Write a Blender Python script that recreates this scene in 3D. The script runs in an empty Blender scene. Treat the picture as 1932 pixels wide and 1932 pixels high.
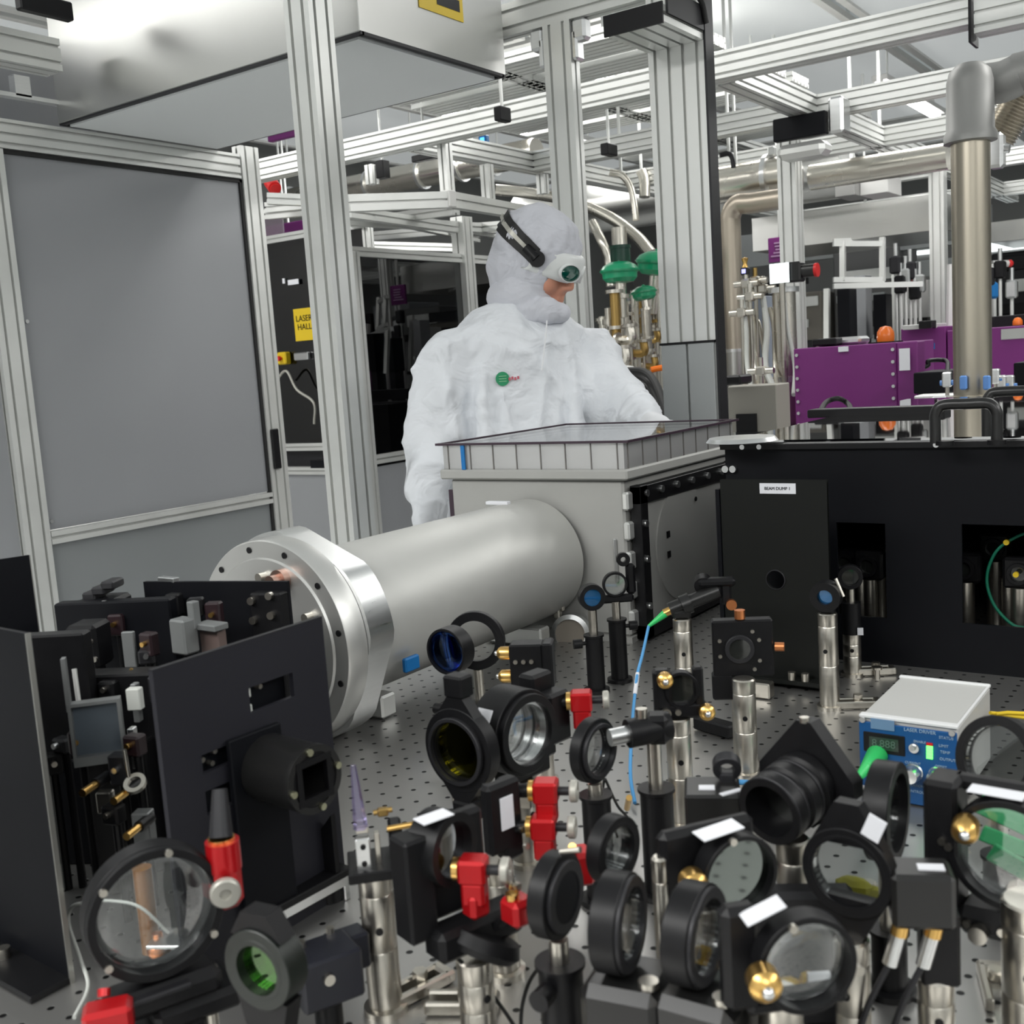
import bpy, math, random
from mathutils import Vector as V, Matrix
random.seed(7)
PI = math.pi
# ---------------------------------------------------------------- camera
FPX = 2069.34
RW = ((0.8201819, 0.5682680, -0.0661299),      # world axes seen by the camera: right
      (0.0224362, -0.1474516, -0.9888148),     # down
      (-0.5716627, 0.8095243, -0.1336869))     # forward
CAM = V((0, 0, 1.3773)); TZ = 0.9              # the table top is at TZ
cd = bpy.data.cameras.new('camera'); co = bpy.data.objects.new('camera', cd)
bpy.context.scene.collection.objects.link(co)
rx, dn, fw = V(RW[0]), V(RW[1]), V(RW[2])
M = Matrix.Identity(4)
for i in range(3):
    M[i][0] = rx[i]; M[i][1] = -dn[i]; M[i][2] = -fw[i]; M[i][3] = CAM[i]
co.matrix_world = M
cd.sensor_width = 36; cd.lens = FPX / 1932 * 36; cd.clip_start = 0.05; cd.clip_end = 100
cd.dof.use_dof = True; cd.dof.focus_distance = 1.9; cd.dof.aperture_fstop = 13
sc = bpy.context.scene; sc.camera = co
sc.view_settings.view_transform = 'Standard'; sc.view_settings.look = 'None'
sc.view_settings.gamma = 1; sc.view_settings.use_curve_mapping = False
sc.view_settings.exposure = 0.62
w = bpy.data.worlds.new('world'); sc.world = w; w.use_nodes = True
w.node_tree.nodes['Background'].inputs[0].default_value = (.75, .8, .85, 1)
w.node_tree.nodes['Background'].inputs[1].default_value = .25
try:
    sc.cycles.max_bounces = 7; sc.cycles.diffuse_bounces = 5; sc.cycles.glossy_bounces = 4
    sc.cycles.transmission_bounces = 5; sc.cycles.transparent_max_bounces = 12
    sc.cycles.caustics_reflective = False; sc.cycles.caustics_refractive = False
    sc.cycles.sample_clamp_indirect = 4; sc.cycles.use_denoising = True
except Exception: pass

def area(name, loc, sx, sy, power, col=(1, .99, .97), rot=(0, 0, 0)):
    l = bpy.data.lights.new(name, 'AREA'); l.shape = 'RECTANGLE'; l.size = sx; l.size_y = sy
    l.energy = power; l.color = col
    o = bpy.data.objects.new(name, l); sc.collection.objects.link(o); o.location = loc; o.rotation_euler = rot
    return o
LIGHTS = [  # ceiling area lights; those behind camera and to the sides are added fill
    ('ceiling_fill_light', (1.6, -1.6, 2.93), 2.4, 1.2, 34), ('ceiling_fill_light', (-1.6, -1.5, 2.93), 2.4, 1.0, 66),
    ('ceiling_fill_light', (-5.2, 2.2, 2.9), 1.0, 2.5, 45), ('ceiling_fill_light', (2.8, 1.5, 2.9), 1.2, 3, 55),
    ('ceiling_fill_light', (-2.3, 3.25, 2.9), 2.2, .3, 14), ('ceiling_fill_light', (-3.4, 5.2, 2.9), 2.4, .4, 34),
    ('ceiling_fill_light', (-1.0, 5.6, 2.9), 2.4, .4, 30), ('ceiling_fill_light', (.9, 3.6, 2.9), 2.0, .4, 22)]
for n, l, a, b, p in LIGHTS: area(n, l, a, b, p)

# ---------------------------------------------------------------- photo pixel -> place
def ray(px, py):
    a = (px - 966) / FPX; b = (py - 966) / FPX
    return rx * a + dn * b + fw
def atz(px, py, z): d = ray(px, py); return CAM + d * ((z - CAM.z) / d.z)
def aty(px, py, y): d = ray(px, py); return CAM + d * (y / d.y)
def atx(px, py, x): d = ray(px, py); return CAM + d * (x / d.x)
def att(px, py, t): return CAM + ray(px, py) * t
def proj(P):
    c = V(P) - CAM; t = fw.dot(c); return (966 + FPX * rx.dot(c) / t, 966 + FPX * dn.dot(c) / t, t)

# ---------------------------------------------------------------- materials
MATS = {}
def mat(name, col, rough=.5, metal=0, spec=.5, emit=0, noise=0, nscale=30, bump=0, coat=0, sheen=0, alpha=1, trans=0, brush=None, ecol=None):
    if name in MATS: return MATS[name]
    m = bpy.data.materials.new(name); m.use_nodes = True; nt = m.node_tree; b = nt.nodes['Principled BSDF']
    b.inputs['Base Color'].default_value = (*col, 1); b.inputs['Roughness'].default_value = rough
    b.inputs['Metallic'].default_value = metal; b.inputs['Specular IOR Level'].default_value = spec
    b.inputs['Coat Weight'].default_value = coat; b.inputs['Sheen Weight'].default_value = sheen
    b.inputs['Transmission Weight'].default_value = trans; b.inputs['Alpha'].default_value = alpha
    if emit:
        b.inputs['Emission Color'].default_value = (*(ecol or col), 1); b.inputs['Emission Strength'].default_value = emit
    if noise or bump or brush:
        tc = nt.nodes.new('ShaderNodeTexCoord'); n = nt.nodes.new('ShaderNodeTexNoise')
        n.inputs['Scale'].default_value = nscale; n.inputs['Detail'].default_value = 4
        mp = nt.nodes.new('ShaderNodeMapping'); nt.links.new(tc.outputs['Object'], mp.inputs[0]); nt.links.new(mp.outputs[0], n.inputs['Vector'])
        if brush: mp.inputs['Scale'].default_value = brush
        if noise:
            mx = nt.nodes.new('ShaderNodeMix'); mx.data_type = 'RGBA'
            mx.inputs['A'].default_value = (*[c * (1 - noise) for c in col], 1)
            mx.inputs['B'].default_value = (*[min(1, c * (1 + noise)) for c in col], 1)
            nt.links.new(n.outputs['Fac'], mx.inputs['Factor']); nt.links.new(mx.outputs['Result'], b.inputs['Base Color'])
        mr = nt.nodes.new('ShaderNodeMapRange'); mr.inputs['To Min'].default_value = max(0, rough * .8); mr.inputs['To Max'].default_value = min(1, rough * 1.2)
        nt.links.new(n.outputs['Fac'], mr.inputs['Value']); nt.links.new(mr.outputs[0], b.inputs['Roughness'])
        if bump:
            bp = nt.nodes.new('ShaderNodeBump'); bp.inputs['Strength'].default_value = bump; bp.inputs['Distance'].default_value = .01
            nt.links.new(n.outputs['Fac'], bp.inputs['Height']); nt.links.new(bp.outputs[0], b.inputs['Normal'])
    MATS[name] = m; return m
def thin_glass(name, tint=(1, 1, 1), refl=.12, rcol=(1, 1, 1), rough=0.0):
    m = bpy.data.materials.new(name); m.use_nodes = True; nt = m.node_tree; nt.nodes.clear()
    o = nt.nodes.new('ShaderNodeOutputMaterial'); a = nt.nodes.new('ShaderNodeBsdfTransparent'); g = nt.nodes.new('ShaderNodeBsdfGlossy')
    mx = nt.nodes.new('ShaderNodeMixShader'); lw = nt.nodes.new('ShaderNodeLayerWeight'); lw.inputs[0].default_value = .35
    ad = nt.nodes.new('ShaderNodeMath'); ad.operation = 'MULTIPLY_ADD'; ad.inputs[1].default_value = .6; ad.inputs[2].default_value = refl; ad.use_clamp = True
    a.inputs[0].default_value = (*tint, 1); g.inputs[0].default_value = (*rcol, 1); g.inputs['Roughness'].default_value = rough
    nt.links.new(lw.outputs['Fresnel'], ad.inputs[0]); nt.links.new(ad.outputs[0], mx.inputs[0]); nt.links.new(a.outputs[0], mx.inputs[1]); nt.links.new(g.outputs[0], mx.inputs[2])
    nt.links.new(mx.outputs[0], o.inputs[0]); MATS[name] = m; return m
alu = mat('anodised_aluminium', (.80, .81, .785), .40, .6, noise=.05, nscale=9)
alu_b = mat('bright_aluminium', (.78, .79, .79), .30, 1, noise=.06, nscale=20, brush=(1, 1, 12))
sheet = mat('brushed_sheet_steel', (.62, .62, .6), .3, 1, noise=.08, nscale=2.2, brush=(1, 1, 1))
steel = mat('pillar_steel', (.60, .57, .51), .30, 1, noise=.06, nscale=30, brush=(1, 1, 8))
pipe_m = mat('stainless_pipe', (.70, .67, .60), .27, 1, noise=.05, nscale=6)
tan = mat('tan_pipe_steel', (.52, .46, .38), .38, .85, noise=.06, nscale=5)
black = mat('black_anodised', (.0065, .0065, .0075), .42, 0, .28, noise=.1, nscale=60)
blackp = mat('black_painted_sheet', (.0045, .005, .007), .5, 0, .16, noise=.1, nscale=3)
slate = mat('slate_anodised_plate', (.018, .018, .024), .5, 0, .35, noise=.08, nscale=5)
dgrey = mat('dark_grey_metal', (.022, .022, .025), .45, .3)
bkplastic = mat('black_plastic', (.012, .012, .012), .3, 0, .5)
white = mat('white_paint', (.62, .62, .60), .45, noise=.02, nscale=3)
chamber = mat('bead_blasted_aluminium', (.45, .45, .43), .5, .25, noise=.03, nscale=40, bump=.02)
tubem = mat('satin_tube_aluminium', (.60, .60, .575), .45, .4, noise=.02, nscale=60)
label_m = mat('white_label', (.85, .86, .9), .5)
red = mat('red_anodised', (.52, .008, .012), .33, .35, coat=.2)
gold = mat('brass', (.80, .50, .16), .28, 1)
copper = mat('copper', (.8, .3, .12), .35, 1)
knobg = mat('knurled_grey', (.48, .47, .42), .4, .4)
purple = mat('purple_powder_coat', (.19, .024, .18), .45, noise=.04, nscale=4)
greyp = mat('grey_panel', (.33, .34, .355), .33, .15, noise=.05, nscale=1.2)
greyd = mat('lower_door_grey', (.25, .265, .27), .4, .1)
dull = mat('dull_aluminium', (.24, .25, .25), .45, .5)
greyp2 = mat('pale_grey_panel', (.40, .42, .42), .4, .1, noise=.04, nscale=1.2)
filt = mat('filter_face', (.86, .89, .89), .7, noise=.02, nscale=2)
green = mat('green_enamel', (.01, .33, .15), .3, coat=.3)
dkgreen = mat('dark_green_enamel', (.005, .05, .03), .3)
rubber = mat('black_rubber', (.01, .01, .01), .6)
orange = mat('orange_plastic', (.85, .18, .01), .3, coat=.3)
yellow = mat('yellow_plastic', (.78, .55, .02), .45)
redp = mat('red_plastic', (.7, .02, .02), .4)
bluep = mat('blue_plastic', (.01, .18, .5), .4)
bluef = mat('blue_front_panel', (.005, .085, .27), .4, noise=.05, nscale=10)
cableb = mat('light_blue_cable', (.09, .36, .72), .45)
cableg = mat('bright_green_boot', (.04, .6, .15), .4)
creamw = mat('white_cable', (.62, .64, .60), .45)
skin = mat('skin', (.58, .27, .18), .5, noise=.08, nscale=40)
lips = mat('lip_skin', (.42, .13, .10), .45)
glove = mat('white_glove', (.75, .76, .78), .55)
gframe = mat('white_goggle_shell', (.72, .74, .73), .35)
def lamp_mat(name, col, e):
    return mat(name, col, .5, emit=e)
tube_light = lamp_mat('lit_fluorescent_tube', (1, 1, .98), 7)
diffuser = mat('lit_ceiling_diffuser', (.35, .36, .36), .5, emit=.19, ecol=(.95, 1, 1))
clear = thin_glass('clear_glass', (.93, .95, .94), .04)
dglass = thin_glass('dark_tinted_acrylic', (.10, .11, .12), .05)
mirror = mat('mirror', (.6, .62, .66), .03, 1)
gmirror = mat('green_mirror', (.25, .75, .4), .03, 1)
bluelens = thin_glass('blue_coated_lens', (.62, .68, .75), .16, (.05, .16, .6))
cyanlens = mat('cyan_coated_glass', (.01, .12, .3), .08, .5, coat=1)
yel_glass = thin_glass('yellow_filter_glass', (.24, .23, .04), .05, (.9, .9, .4))
grn_glass = thin_glass('green_filter_glass', (.25, .38, .18), .10, (.6, .9, .5))
ring_lens = thin_glass('lens_glass', (.88, .9, .9), .08)
darkcoat = mat('dark_coated_lens', (.02, .022, .02), .06, 0, .8, coat=1)
dmirror = mat('dark_mirror', (.16, .18, .17), .05, 1)
gogl = mat('green_laser_lens', (.0, .07, .05), .1, 0, .7, coat=1)
prismm = thin_glass('violet_prism_glass', (.70, .66, .86), .1)
screen = mat('lcd_screen', (.03, .05, .04), .2)
lcd = mat('lcd_digits', (.10, .16, .13), .4)
led = mat('lit_green_led', (.1, 1, .1), .3, emit=2.2)
lit_win = lamp_mat('lit_window_pane', (.93, 1, 1), 1.6)
bluescr = lamp_mat('lit_blue_indicator', (.1, .5, 1), 1.2)
greyscreen = mat('grey_blue_screen', (.10, .125, .15), .35, .2)

def table_mat():
    m = bpy.data.materials.new('breadboard_steel'); m.use_nodes = True; nt = m.node_tree; b = nt.nodes['Principled BSDF']
    N = nt.nodes.new; L = nt.links.new
    tc = N('ShaderNodeTexCoord'); sp = N('ShaderNodeSeparateXYZ'); L(tc.outputs['Object'], sp.inputs[0])
    def mth(op, a, c=None, **k):
        n = N('ShaderNodeMath'); n.operation = op
        if hasattr(a, 'links'): L(a, n.inputs[0])
        else: n.inputs[0].default_value = a
        if c is not None:
            if hasattr(c, 'links'): L(c, n.inputs[1])
            else: n.inputs[1].default_value = c
        return n.outputs[0]
    def cell(o, off):
        a = mth('ADD', o, off + 50.0); a = mth('DIVIDE', a, .025); a = mth('FRACT', a); a = mth('SUBTRACT', a, .5); return mth('MULTIPLY', a, .025)
    x = cell(sp.outputs[0], .0125 + .182); y = cell(sp.outputs[1], .0125 - .8347)
    r = mth('SQRT', mth('ADD', mth('MULTIPLY', x, x), mth('MULTIPLY', y, y)))
    mr = N('ShaderNodeMapRange'); mr.inputs['From Min'].default_value = .0026; mr.inputs['From Max'].default_value = .0032; L(r, mr.inputs['Value'])
    n = N('ShaderNodeTexNoise'); n.inputs['Scale'].default_value = 3; n.inputs['Detail'].default_value = 5; L(tc.outputs['Object'], n.inputs['Vector'])
    mx = N('ShaderNodeMix'); mx.data_type = 'RGBA'; mx.inputs['A'].default_value = (.42, .415, .40, 1); mx.inputs['B'].default_value = (.51, .505, .49, 1); L(n.outputs['Fac'], mx.inputs['Factor'])
    m2 = N('ShaderNodeMix'); m2.data_type = 'RGBA'; m2.inputs['A'].default_value = (.03, .03, .03, 1); L(mr.outputs[0], m2.inputs['Factor']); L(mx.outputs['Result'], m2.inputs['B'])
    L(m2.outputs['Result'], b.inputs['Base Color'])
    b.inputs['Metallic'].default_value = .85; b.inputs['Roughness'].default_value = .36
    n2 = N('ShaderNodeTexNoise'); n2.inputs['Scale'].default_value = 900; L(tc.outputs['Object'], n2.inputs['Vector'])
    ad = mth('ADD', mth('MULTIPLY', n2.outputs['Fac'], .03), mr.outputs[0])
    bp = N('ShaderNodeBump'); bp.inputs['Strength'].default_value = .5; bp.inputs['Distance'].default_value = .001; L(ad, bp.inputs['Height']); L(bp.outputs[0], b.inputs['Normal'])
    return m
tablem = table_mat()
def fabric_mat():
    m = mat('cleanroom_fabric', (.76, .785, .82), .85, sheen=.15)
    nt = m.node_tree; b = nt.nodes['Principled BSDF']; N = nt.nodes.new; L = nt.links.new
    tc = N('ShaderNodeTexCoord'); last = None
    for sc_, an, tp, dist, st in ((4.5, (1.5, 1.5, .45), 'RIDGED_MULTIFRACTAL', .05, .9), (12, (1, 1, 1.3), 'FBM', .022, .8)):
        wv = N('ShaderNodeTexNoise'); wv.noise_type = tp; wv.inputs['Scale'].default_value = sc_; wv.inputs['Detail'].default_value = 3; wv.inputs['Distortion'].default_value = .5
        mp = N('ShaderNodeMapping'); mp.inputs['Scale'].default_value = an; L(tc.outputs['Object'], mp.inputs[0]); L(mp.outputs[0], wv.inputs['Vector'])
        bp = N('ShaderNodeBump'); bp.inputs['Strength'].default_value = st; bp.inputs['Distance'].default_value = dist; L(wv.outputs['Fac'], bp.inputs['Height'])
        if last: L(last, bp.inputs['Normal'])
        last = bp.outputs[0]
    L(last, b.inputs['Normal'])
    return m
fabric = fabric_mat()

# ---------------------------------------------------------------- mesh builder
def frame(ax, up=None):
    z = V(ax).normalized(); u = V(up) if up is not None else (V((0, 0, 1)) if abs(z.z) < .9 else V((0, 1, 0)))
    x = u.cross(z).normalized(); y = z.cross(x)
    return Matrix((x, y, z)).transposed()
class MB:
    def __init__(s): s.v = []; s.f = []; s.mk = []
    def add(s, vs, fs, M=None, loc=None):
        n = len(s.v); s.mk.append((n, len(s.f)))
        for p in vs:
            p = V(p)
            if M is not None: p = M @ p
            if loc is not None: p = p + V(loc)
            s.v.append(tuple(p))
        s.f += [tuple(i + n for i in f) for f in fs]; return s
    def box(s, c, d, bev=0, M=None, rz=0):
        hx, hy, hz = d[0] / 2, d[1] / 2, d[2] / 2
        R = Matrix.Rotation(rz, 3, 'Z') if rz else Matrix.Identity(3)
        if M is not None: R = M @ R
        b = min(bev, hx * .9, hy * .9, hz * .9)
        if b <= 0:
            vs = [(x, y, z) for x in (-hx, hx) for y in (-hy, hy) for z in (-hz, hz)]
            fs = [(0, 1, 3, 2), (4, 6, 7, 5), (0, 4, 5, 1), (2, 3, 7, 6), (0, 2, 6, 4), (1, 5, 7, 3)]
            return s.add(vs, fs, R, c)
        vs = []; idx = {}
        for sx in (-1, 1):
            for sy in (-1, 1):
                for sz in (-1, 1):
                    for k in range(3):
                        p = [sx * (hx - b), sy * (hy - b), sz * (hz - b)]; p[k] = (sx * hx, sy * hy, sz * hz)[k]
                        idx[(sx, sy, sz, k)] = len(vs); vs.append(p)
        fs = []
        for k in range(3):
            i, j = [(1, 2), (2, 0), (0, 1)][k]
            for sg in (-1, 1):
                q = []
                for a, c2 in ((-1, -1), (1, -1), (1, 1), (-1, 1)):
                    sgn = [0, 0, 0]; sgn[k] = sg; sgn[i] = a; sgn[j] = c2; q.append(idx[(*sgn, k)])
                fs.append(tuple(q if sg > 0 else q[::-1]))
            for a in (-1, 1):          # edges along axis k
                for c2 in (-1, 1):
                    s0 = [0, 0, 0]; s0[i] = a; s0[j] = c2; s0[k] = -1; s1 = list(s0); s1[k] = 1
                    q = [idx[(*s0, i)], idx[(*s1, i)], idx[(*s1, j)], idx[(*s0, j)]]
                    fs.append(tuple(q if a * c2 < 0 else q[::-1]))
        for sx in (-1, 1):
            for sy in (-1, 1):
                for sz in (-1, 1):
                    q = [idx[(sx, sy, sz, 0)], idx[(sx, sy, sz, 1)], idx[(sx, sy, sz, 2)]]
                    fs.append(tuple(q if sx * sy * sz > 0 else q[::-1]))
        return s.add(vs, fs, R, c)
    def cyl(s, p0, p1, r0, r1=None, n=28, up=None, ph=0):
        r1 = r0 if r1 is None else r1; p0, p1 = V(p0), V(p1); A = frame(p1 - p0, up); vs = []
        for p, r in ((p0, r0), (p1, r1)):
            for i in range(n):
                a = 2 * PI * i / n + ph; vs.append(p + A @ V((math.cos(a) * r, math.sin(a) * r, 0)))
        fs = [(i, (i + 1) % n, (i + 1) % n + n, i + n) for i in range(n)]
        fs += [tuple(range(n - 1, -1, -1)), tuple(range(n, 2 * n))]
        return s.add(vs, fs)
    def lathe(s, prof, p, ax, n=40, closed=False, up=None, arc=2 * PI):
        A = frame(ax, up); p = V(p); vs = []; m = len(prof); full = abs(arc - 2 * PI) < 1e-6
        for i in range(n if full else n + 1):
            a = arc * i / n
            for r, h in prof: vs.append(p + A @ V((math.cos(a) * r, math.sin(a) * r, h)))
        fs = []
        for i in range(n):
            i2 = (i + 1) % n if full else i + 1
            for j in range(m if closed else m - 1):
                j2 = (j + 1) % m; fs.append((i * m + j, i2 * m + j, i2 * m + j2, i * m + j2))
        return s.add(vs, fs)
    def ring(s, p, ax, ro, ri, th, n=48, bev=.0006):
        h = th / 2; b = min(bev, th * .3)
        return s.lathe([(ri, -h), (ro - b, -h), (ro, -h + b), (ro, h - b), (ro - b, h), (ri, h)], p, ax, n, True)
    def disc(s, p, ax, r, th, n=40): p = V(p); a = V(ax).normalized() * th / 2; return s.cyl(p - a, p + a, r, n=n)
    def ell(s, c, r, n=16, m=24, M=None):
        vs = []; fs = []
        for i in range(n + 1):
            th = PI * i / n
            for j in range(m):
                a = 2 * PI * j / m; vs.append((r[0] * math.sin(th) * math.cos(a), r[1] * math.sin(th) * math.sin(a), r[2] * math.cos(th)))
        for i in range(n):
            for j in range(m):
                a, b = i * m + j, i * m + (j + 1) % m; fs.append((a, a + m, b + m, b))
        return s.add(vs, fs, M, c)
    def tube(s, pts, r, n=10, res=6, closed=False):
        pts = [V(p) for p in pts]
        if len(pts) > 2 and res > 1:
            q = []; L = len(pts)
            for i in range(L if closed else L - 1):
                if closed: a, b, c, d = pts[i - 1], pts[i], pts[(i + 1) % L], pts[(i + 2) % L]
                else: b, c = pts[i], pts[i + 1]; a = pts[i - 1] if i else b * 2 - c; d = pts[i + 2] if i + 2 < L else c * 2 - b
                for k in range(res):
                    t = k / res; q.append(.5 * ((2 * b) + (c - a) * t + (2 * a - 5 * b + 4 * c - d) * t * t + (3 * b - a - 3 * c + d) * t ** 3))
            if not closed: q.append(pts[-1])
            pts = q
        L = len(pts); vs = []; prev = None
        for i, p in enumerate(pts):
            t = (pts[(i + 1) % L] if closed else pts[min(i + 1, L - 1)]) - (pts[i - 1] if (i or closed) else p)
            t.normalize()
            if prev is None: A = frame(t); x = A.col[0].copy()
            else: x = (prev - t * prev.dot(t)).normalized()
            prev = x; y = t.cross(x); rr = r[i * (len(r) - 1) // max(1, L - 1)] if isinstance(r, (list, tuple)) else r
            for j in range(n):
                a = 2 * PI * j / n; vs.append(p + x * math.cos(a) * rr + y * math.sin(a) * rr)
        fs = []
        for i in range(L if closed else L - 1):
            for j in range(n):
                a, b = i * n + j, i * n + (j + 1) % n; c, d = ((i + 1) % L) * n + j, ((i + 1) % L) * n + (j + 1) % n; fs.append((a, b, d, c))
        if not closed: fs += [tuple(range(n - 1, -1, -1)), tuple((L - 1) * n + j for j in range(n))]
        return s.add(vs, fs)
    def prism(s, poly, p, ax, th, up=None):       # poly in the plane across ax
        A = frame(ax, up); p = V(p); n = len(poly); vs = []
        for h in (-th / 2, th / 2):
            for x, y in poly: vs.append(p + A @ V((x, y, h)))
        ar = sum(poly[i][0] * poly[(i + 1) % n][1] - poly[(i + 1) % n][0] * poly[i][1] for i in range(n))
        fs = [(i, (i + 1) % n, (i + 1) % n + n, i + n) for i in range(n)] + [tuple(range(n - 1, -1, -1)), tuple(range(n, 2 * n))]
        if ar < 0: fs = [f[::-1] for f in fs]
        return s.add(vs, fs)
    def plate(s, W, H, wins, p, X, Z, th):        # a rectangular plate (0..W, 0..H) with rectangular windows, lower left corner p
        xs = sorted({0, W, *[a for w_ in wins for a in (w_[0], w_[2])]}); zs = sorted({0, H, *[a for w_ in wins for a in (w_[1], w_[3])]})
        X = V(X).normalized(); Z = V(Z).normalized(); Y = Z.cross(X); R = Matrix((X, Y, Z)).transposed()
        for i in range(len(xs) - 1):
            for j in range(len(zs) - 1):
                cx, cz = (xs[i] + xs[i + 1]) / 2, (zs[j] + zs[j + 1]) / 2
                if any(w_[0] < cx < w_[2] and w_[1] < cz < w_[3] for w_ in wins): continue
                s.box(V(p) + X * cx + Z * cz, (xs[i + 1] - xs[i], th, zs[j + 1] - zs[j]), 0, R)
        return s
    def build(s, name, m, parent=None, smooth=.6):
        me = bpy.data.meshes.new(name); me.from_pydata(s.v, [], s.f); me.materials.append(m); me.update()
        if smooth:
            me.polygons.foreach_set('use_smooth', [True] * len(me.polygons)); me.set_sharp_from_angle(angle=smooth)
        o = bpy.data.objects.new(name, me); sc.collection.objects.link(o)
        if parent is not None: o.parent = parent
        return o
def _each(s, name, m, parent, smooth=.6):      # every piece of the builder as a part of its own
    mk = s.mk + [(len(s.v), len(s.f))]; out = []
    for i in range(len(s.mk)):
        b = MB(); v0, f0 = mk[i]; v1, f1 = mk[i + 1]; b.v = s.v[v0:v1]; b.f = [tuple(k - v0 for k in f) for f in s.f[f0:f1]]
        out.append(b.build(name, m, parent, smooth))
    return out
MB.each = _each
def prop(o, P, z1, r=.02, m=None, name=None):     # a rod from world point P up or down to height z1, part of thing o
    L = V(o.location) if not o.get('_z') else V(o.location); a_ = V(P) - L; b_ = V((P[0], P[1], z1)) - L
    MB().cyl(a_, b_, r, n=10).build(name or ('hanger' if z1 > P[2] else 'stand'), m or alu, o)
def tag(o, label=None, cat=None, group=None, kind=None):
    if label: o['label'] = label
    if cat: o['category'] = cat
    if group: o['group'] = group
    if kind: o['kind'] = kind
    return o
def thing(name, label, cat, loc=(0, 0, 0), rz=0, group=None):
    o = bpy.data.objects.new(name, None); sc.collection.objects.link(o); o.empty_display_size = .05
    o.location = loc; o.rotation_euler = (0, 0, rz); return tag(o, label, cat, group)
def struct(name, mb, m): return tag(mb.build(name, m), kind='structure')
def section(w, h, nx, ny, sw=.0045, dp=.011):
    P = []
    def side(L, n, f):
        for i in range(n):
            c = (i + .5) * L / n - L / 2
            for d in ((c - sw, 0), (c - sw * .8, dp), (c + sw * .8, dp), (c + sw, 0)): P.append(f(*d))
    P.append((-w / 2, -h / 2)); side(w, nx, lambda a, d: (a, -h / 2 + d))
    P.append((w / 2, -h / 2)); side(h, ny, lambda a, d: (w / 2 - d, a))
    P.append((w / 2, h / 2)); side(w, nx, lambda a, d: (-a, h / 2 - d))
    P.append((-w / 2, h / 2)); side(h, ny, lambda a, d: (-w / 2 + d, -a))
    return P
def rail(mb, p0, p1, w, h, nx=1, ny=1, up=(0, 0, 1), sw=.0045):
    p0, p1 = V(p0), V(p1); d = p1 - p0
    if abs(d.normalized().dot(V(up))) > .9: up = (0, 1, 0)
    return mb.prism(section(w, h, nx, ny, sw, min(.011, min(w, h) * .27)), (p0 + p1) / 2, d, d.length, up)
def railobj(name, label, cat, p0, p1, w, h, nx, ny, m=None, group=None, **k):
    o = rail(MB(), p0, p1, w, h, nx, ny, **k).build(name, m or alu, None, .3); return tag(o, label, cat, group)
def text(name, body, size, M, m, parent=None, ext=.0003):
    c = bpy.data.curves.new(name, 'FONT'); c.body = body; c.size = size; c.extrude = ext; c.align_x = 'CENTER'; c.align_y = 'CENTER'
    o = bpy.data.objects.new(name, c); sc.collection.objects.link(o); c.materials.append(m); o.matrix_world = M
    dg = bpy.context.evaluated_depsgraph_get(); me = bpy.data.meshes.new_from_object(o.evaluated_get(dg)); bpy.data.objects.remove(o)
    o = bpy.data.objects.new(name, me); sc.collection.objects.link(o); me.transform(M)
    if not me.materials: me.materials.append(m)
    if parent: o.parent = parent
    return o
def face(p, X, N):      # matrix of a sign: right X, facing N
    X = V(X).normalized(); N = V(N).normalized(); Y = N.cross(X); R = Matrix((X, Y, N)).transposed().to_4x4(); R.translation = V(p); return R

# ================================================================ the setting
struct('floor', MB().box((0, 4, -.03), (13, 16, .06)), mat('grey_floor', (.78, .79, .78), .3, noise=.05, nscale=2))
struct('ceiling', MB().box((0, 4, 3.28), (13, 16, .06)), mat('white_ceiling', (.72, .74, .74), .6))
struct('wall_left', MB().box((-6.5, 4, 1.63), (.1, 16, 3.26)), mat('grey_wall', (.22, .22, .215), .6))
mat('white_wall', (.75, .76, .76), .6)
struct('wall_right', MB().box((6.5, 4, 1.63), (.1, 16, 3.26)), MATS['white_wall'])
struct('wall_back', MB().box((0, 12.05, 1.63), (13, .1, 3.26)), MATS['grey_wall'])
struct('wall_front', MB().box((0, -4.05, 1.63), (13, .1, 3.26)), MATS['white_wall'])

# luminous ceiling panels between the beams (frame, lit diffuser) and fluorescent tubes
def ceiling_panel(x, y, sx, sy, z, label, m=None):
    t = thing('ceiling_light_panel', label, 'ceiling light', (x, y, z), group='luminous ceiling panels')
    f = MB()
    for s in (-1, 1):
        f.box((s * (sx / 2 - .02), 0, 0), (.04, sy, .03)); f.box((0, s * (sy / 2 - .02), 0), (sx - .08, .04, .03))
    f.build('frame', white, t); MB().box((0, 0, .005), (sx - .08, sy - .08, .01)).build('diffuser', m or diffuser, t)
    return t
XS = [-5.2, -3.85, -2.5, -1.15, .2, 1.55, 2.9]; YS = [-2.2, -.9, .4, 1.7, 3.0, 4.3, 5.6, 6.9, 8.2, 9.5, 10.8]
for i, x in enumerate(XS):
    for j, y in enumerate(YS):
        ceiling_panel(x, y, 1.3, 1.25, 3.02, 'large square white luminous ceiling panel above the aluminium beams')
def tube_lamp(p0, p1, label, grp='fluorescent tubes over the beams'):
    p0, p1 = V(p0), V(p1); c = (p0 + p1) / 2; d = (p1 - p0) / 2
    t = thing('fluorescent_lamp', label, 'ceiling lamp', c, group=grp)
    MB().cyl(-d, d, .018, n=12).build('tube', tube_light, t)
    b = MB(); ax = d.normalized(); A = frame(ax)
    b.box((0, 0, .045), (.09, d.length * 2 + .05, .03) if abs(ax.y) > .5 else (d.length * 2 + .05, .09, .03), .004).build('housing', white, t)
    for s in (-1, 1):
        MB().box(d * s * 1.02 + V((0, 0, .015)), (.03, .03, .06), .003).build('tube_holder', white, t); MB().cyl(d * s * .8 + V((0, 0, .05)), d * s * .8 + V((0, 0, 3.26 - c.z)), .006, n=8).build('hanger', alu, t)
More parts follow.
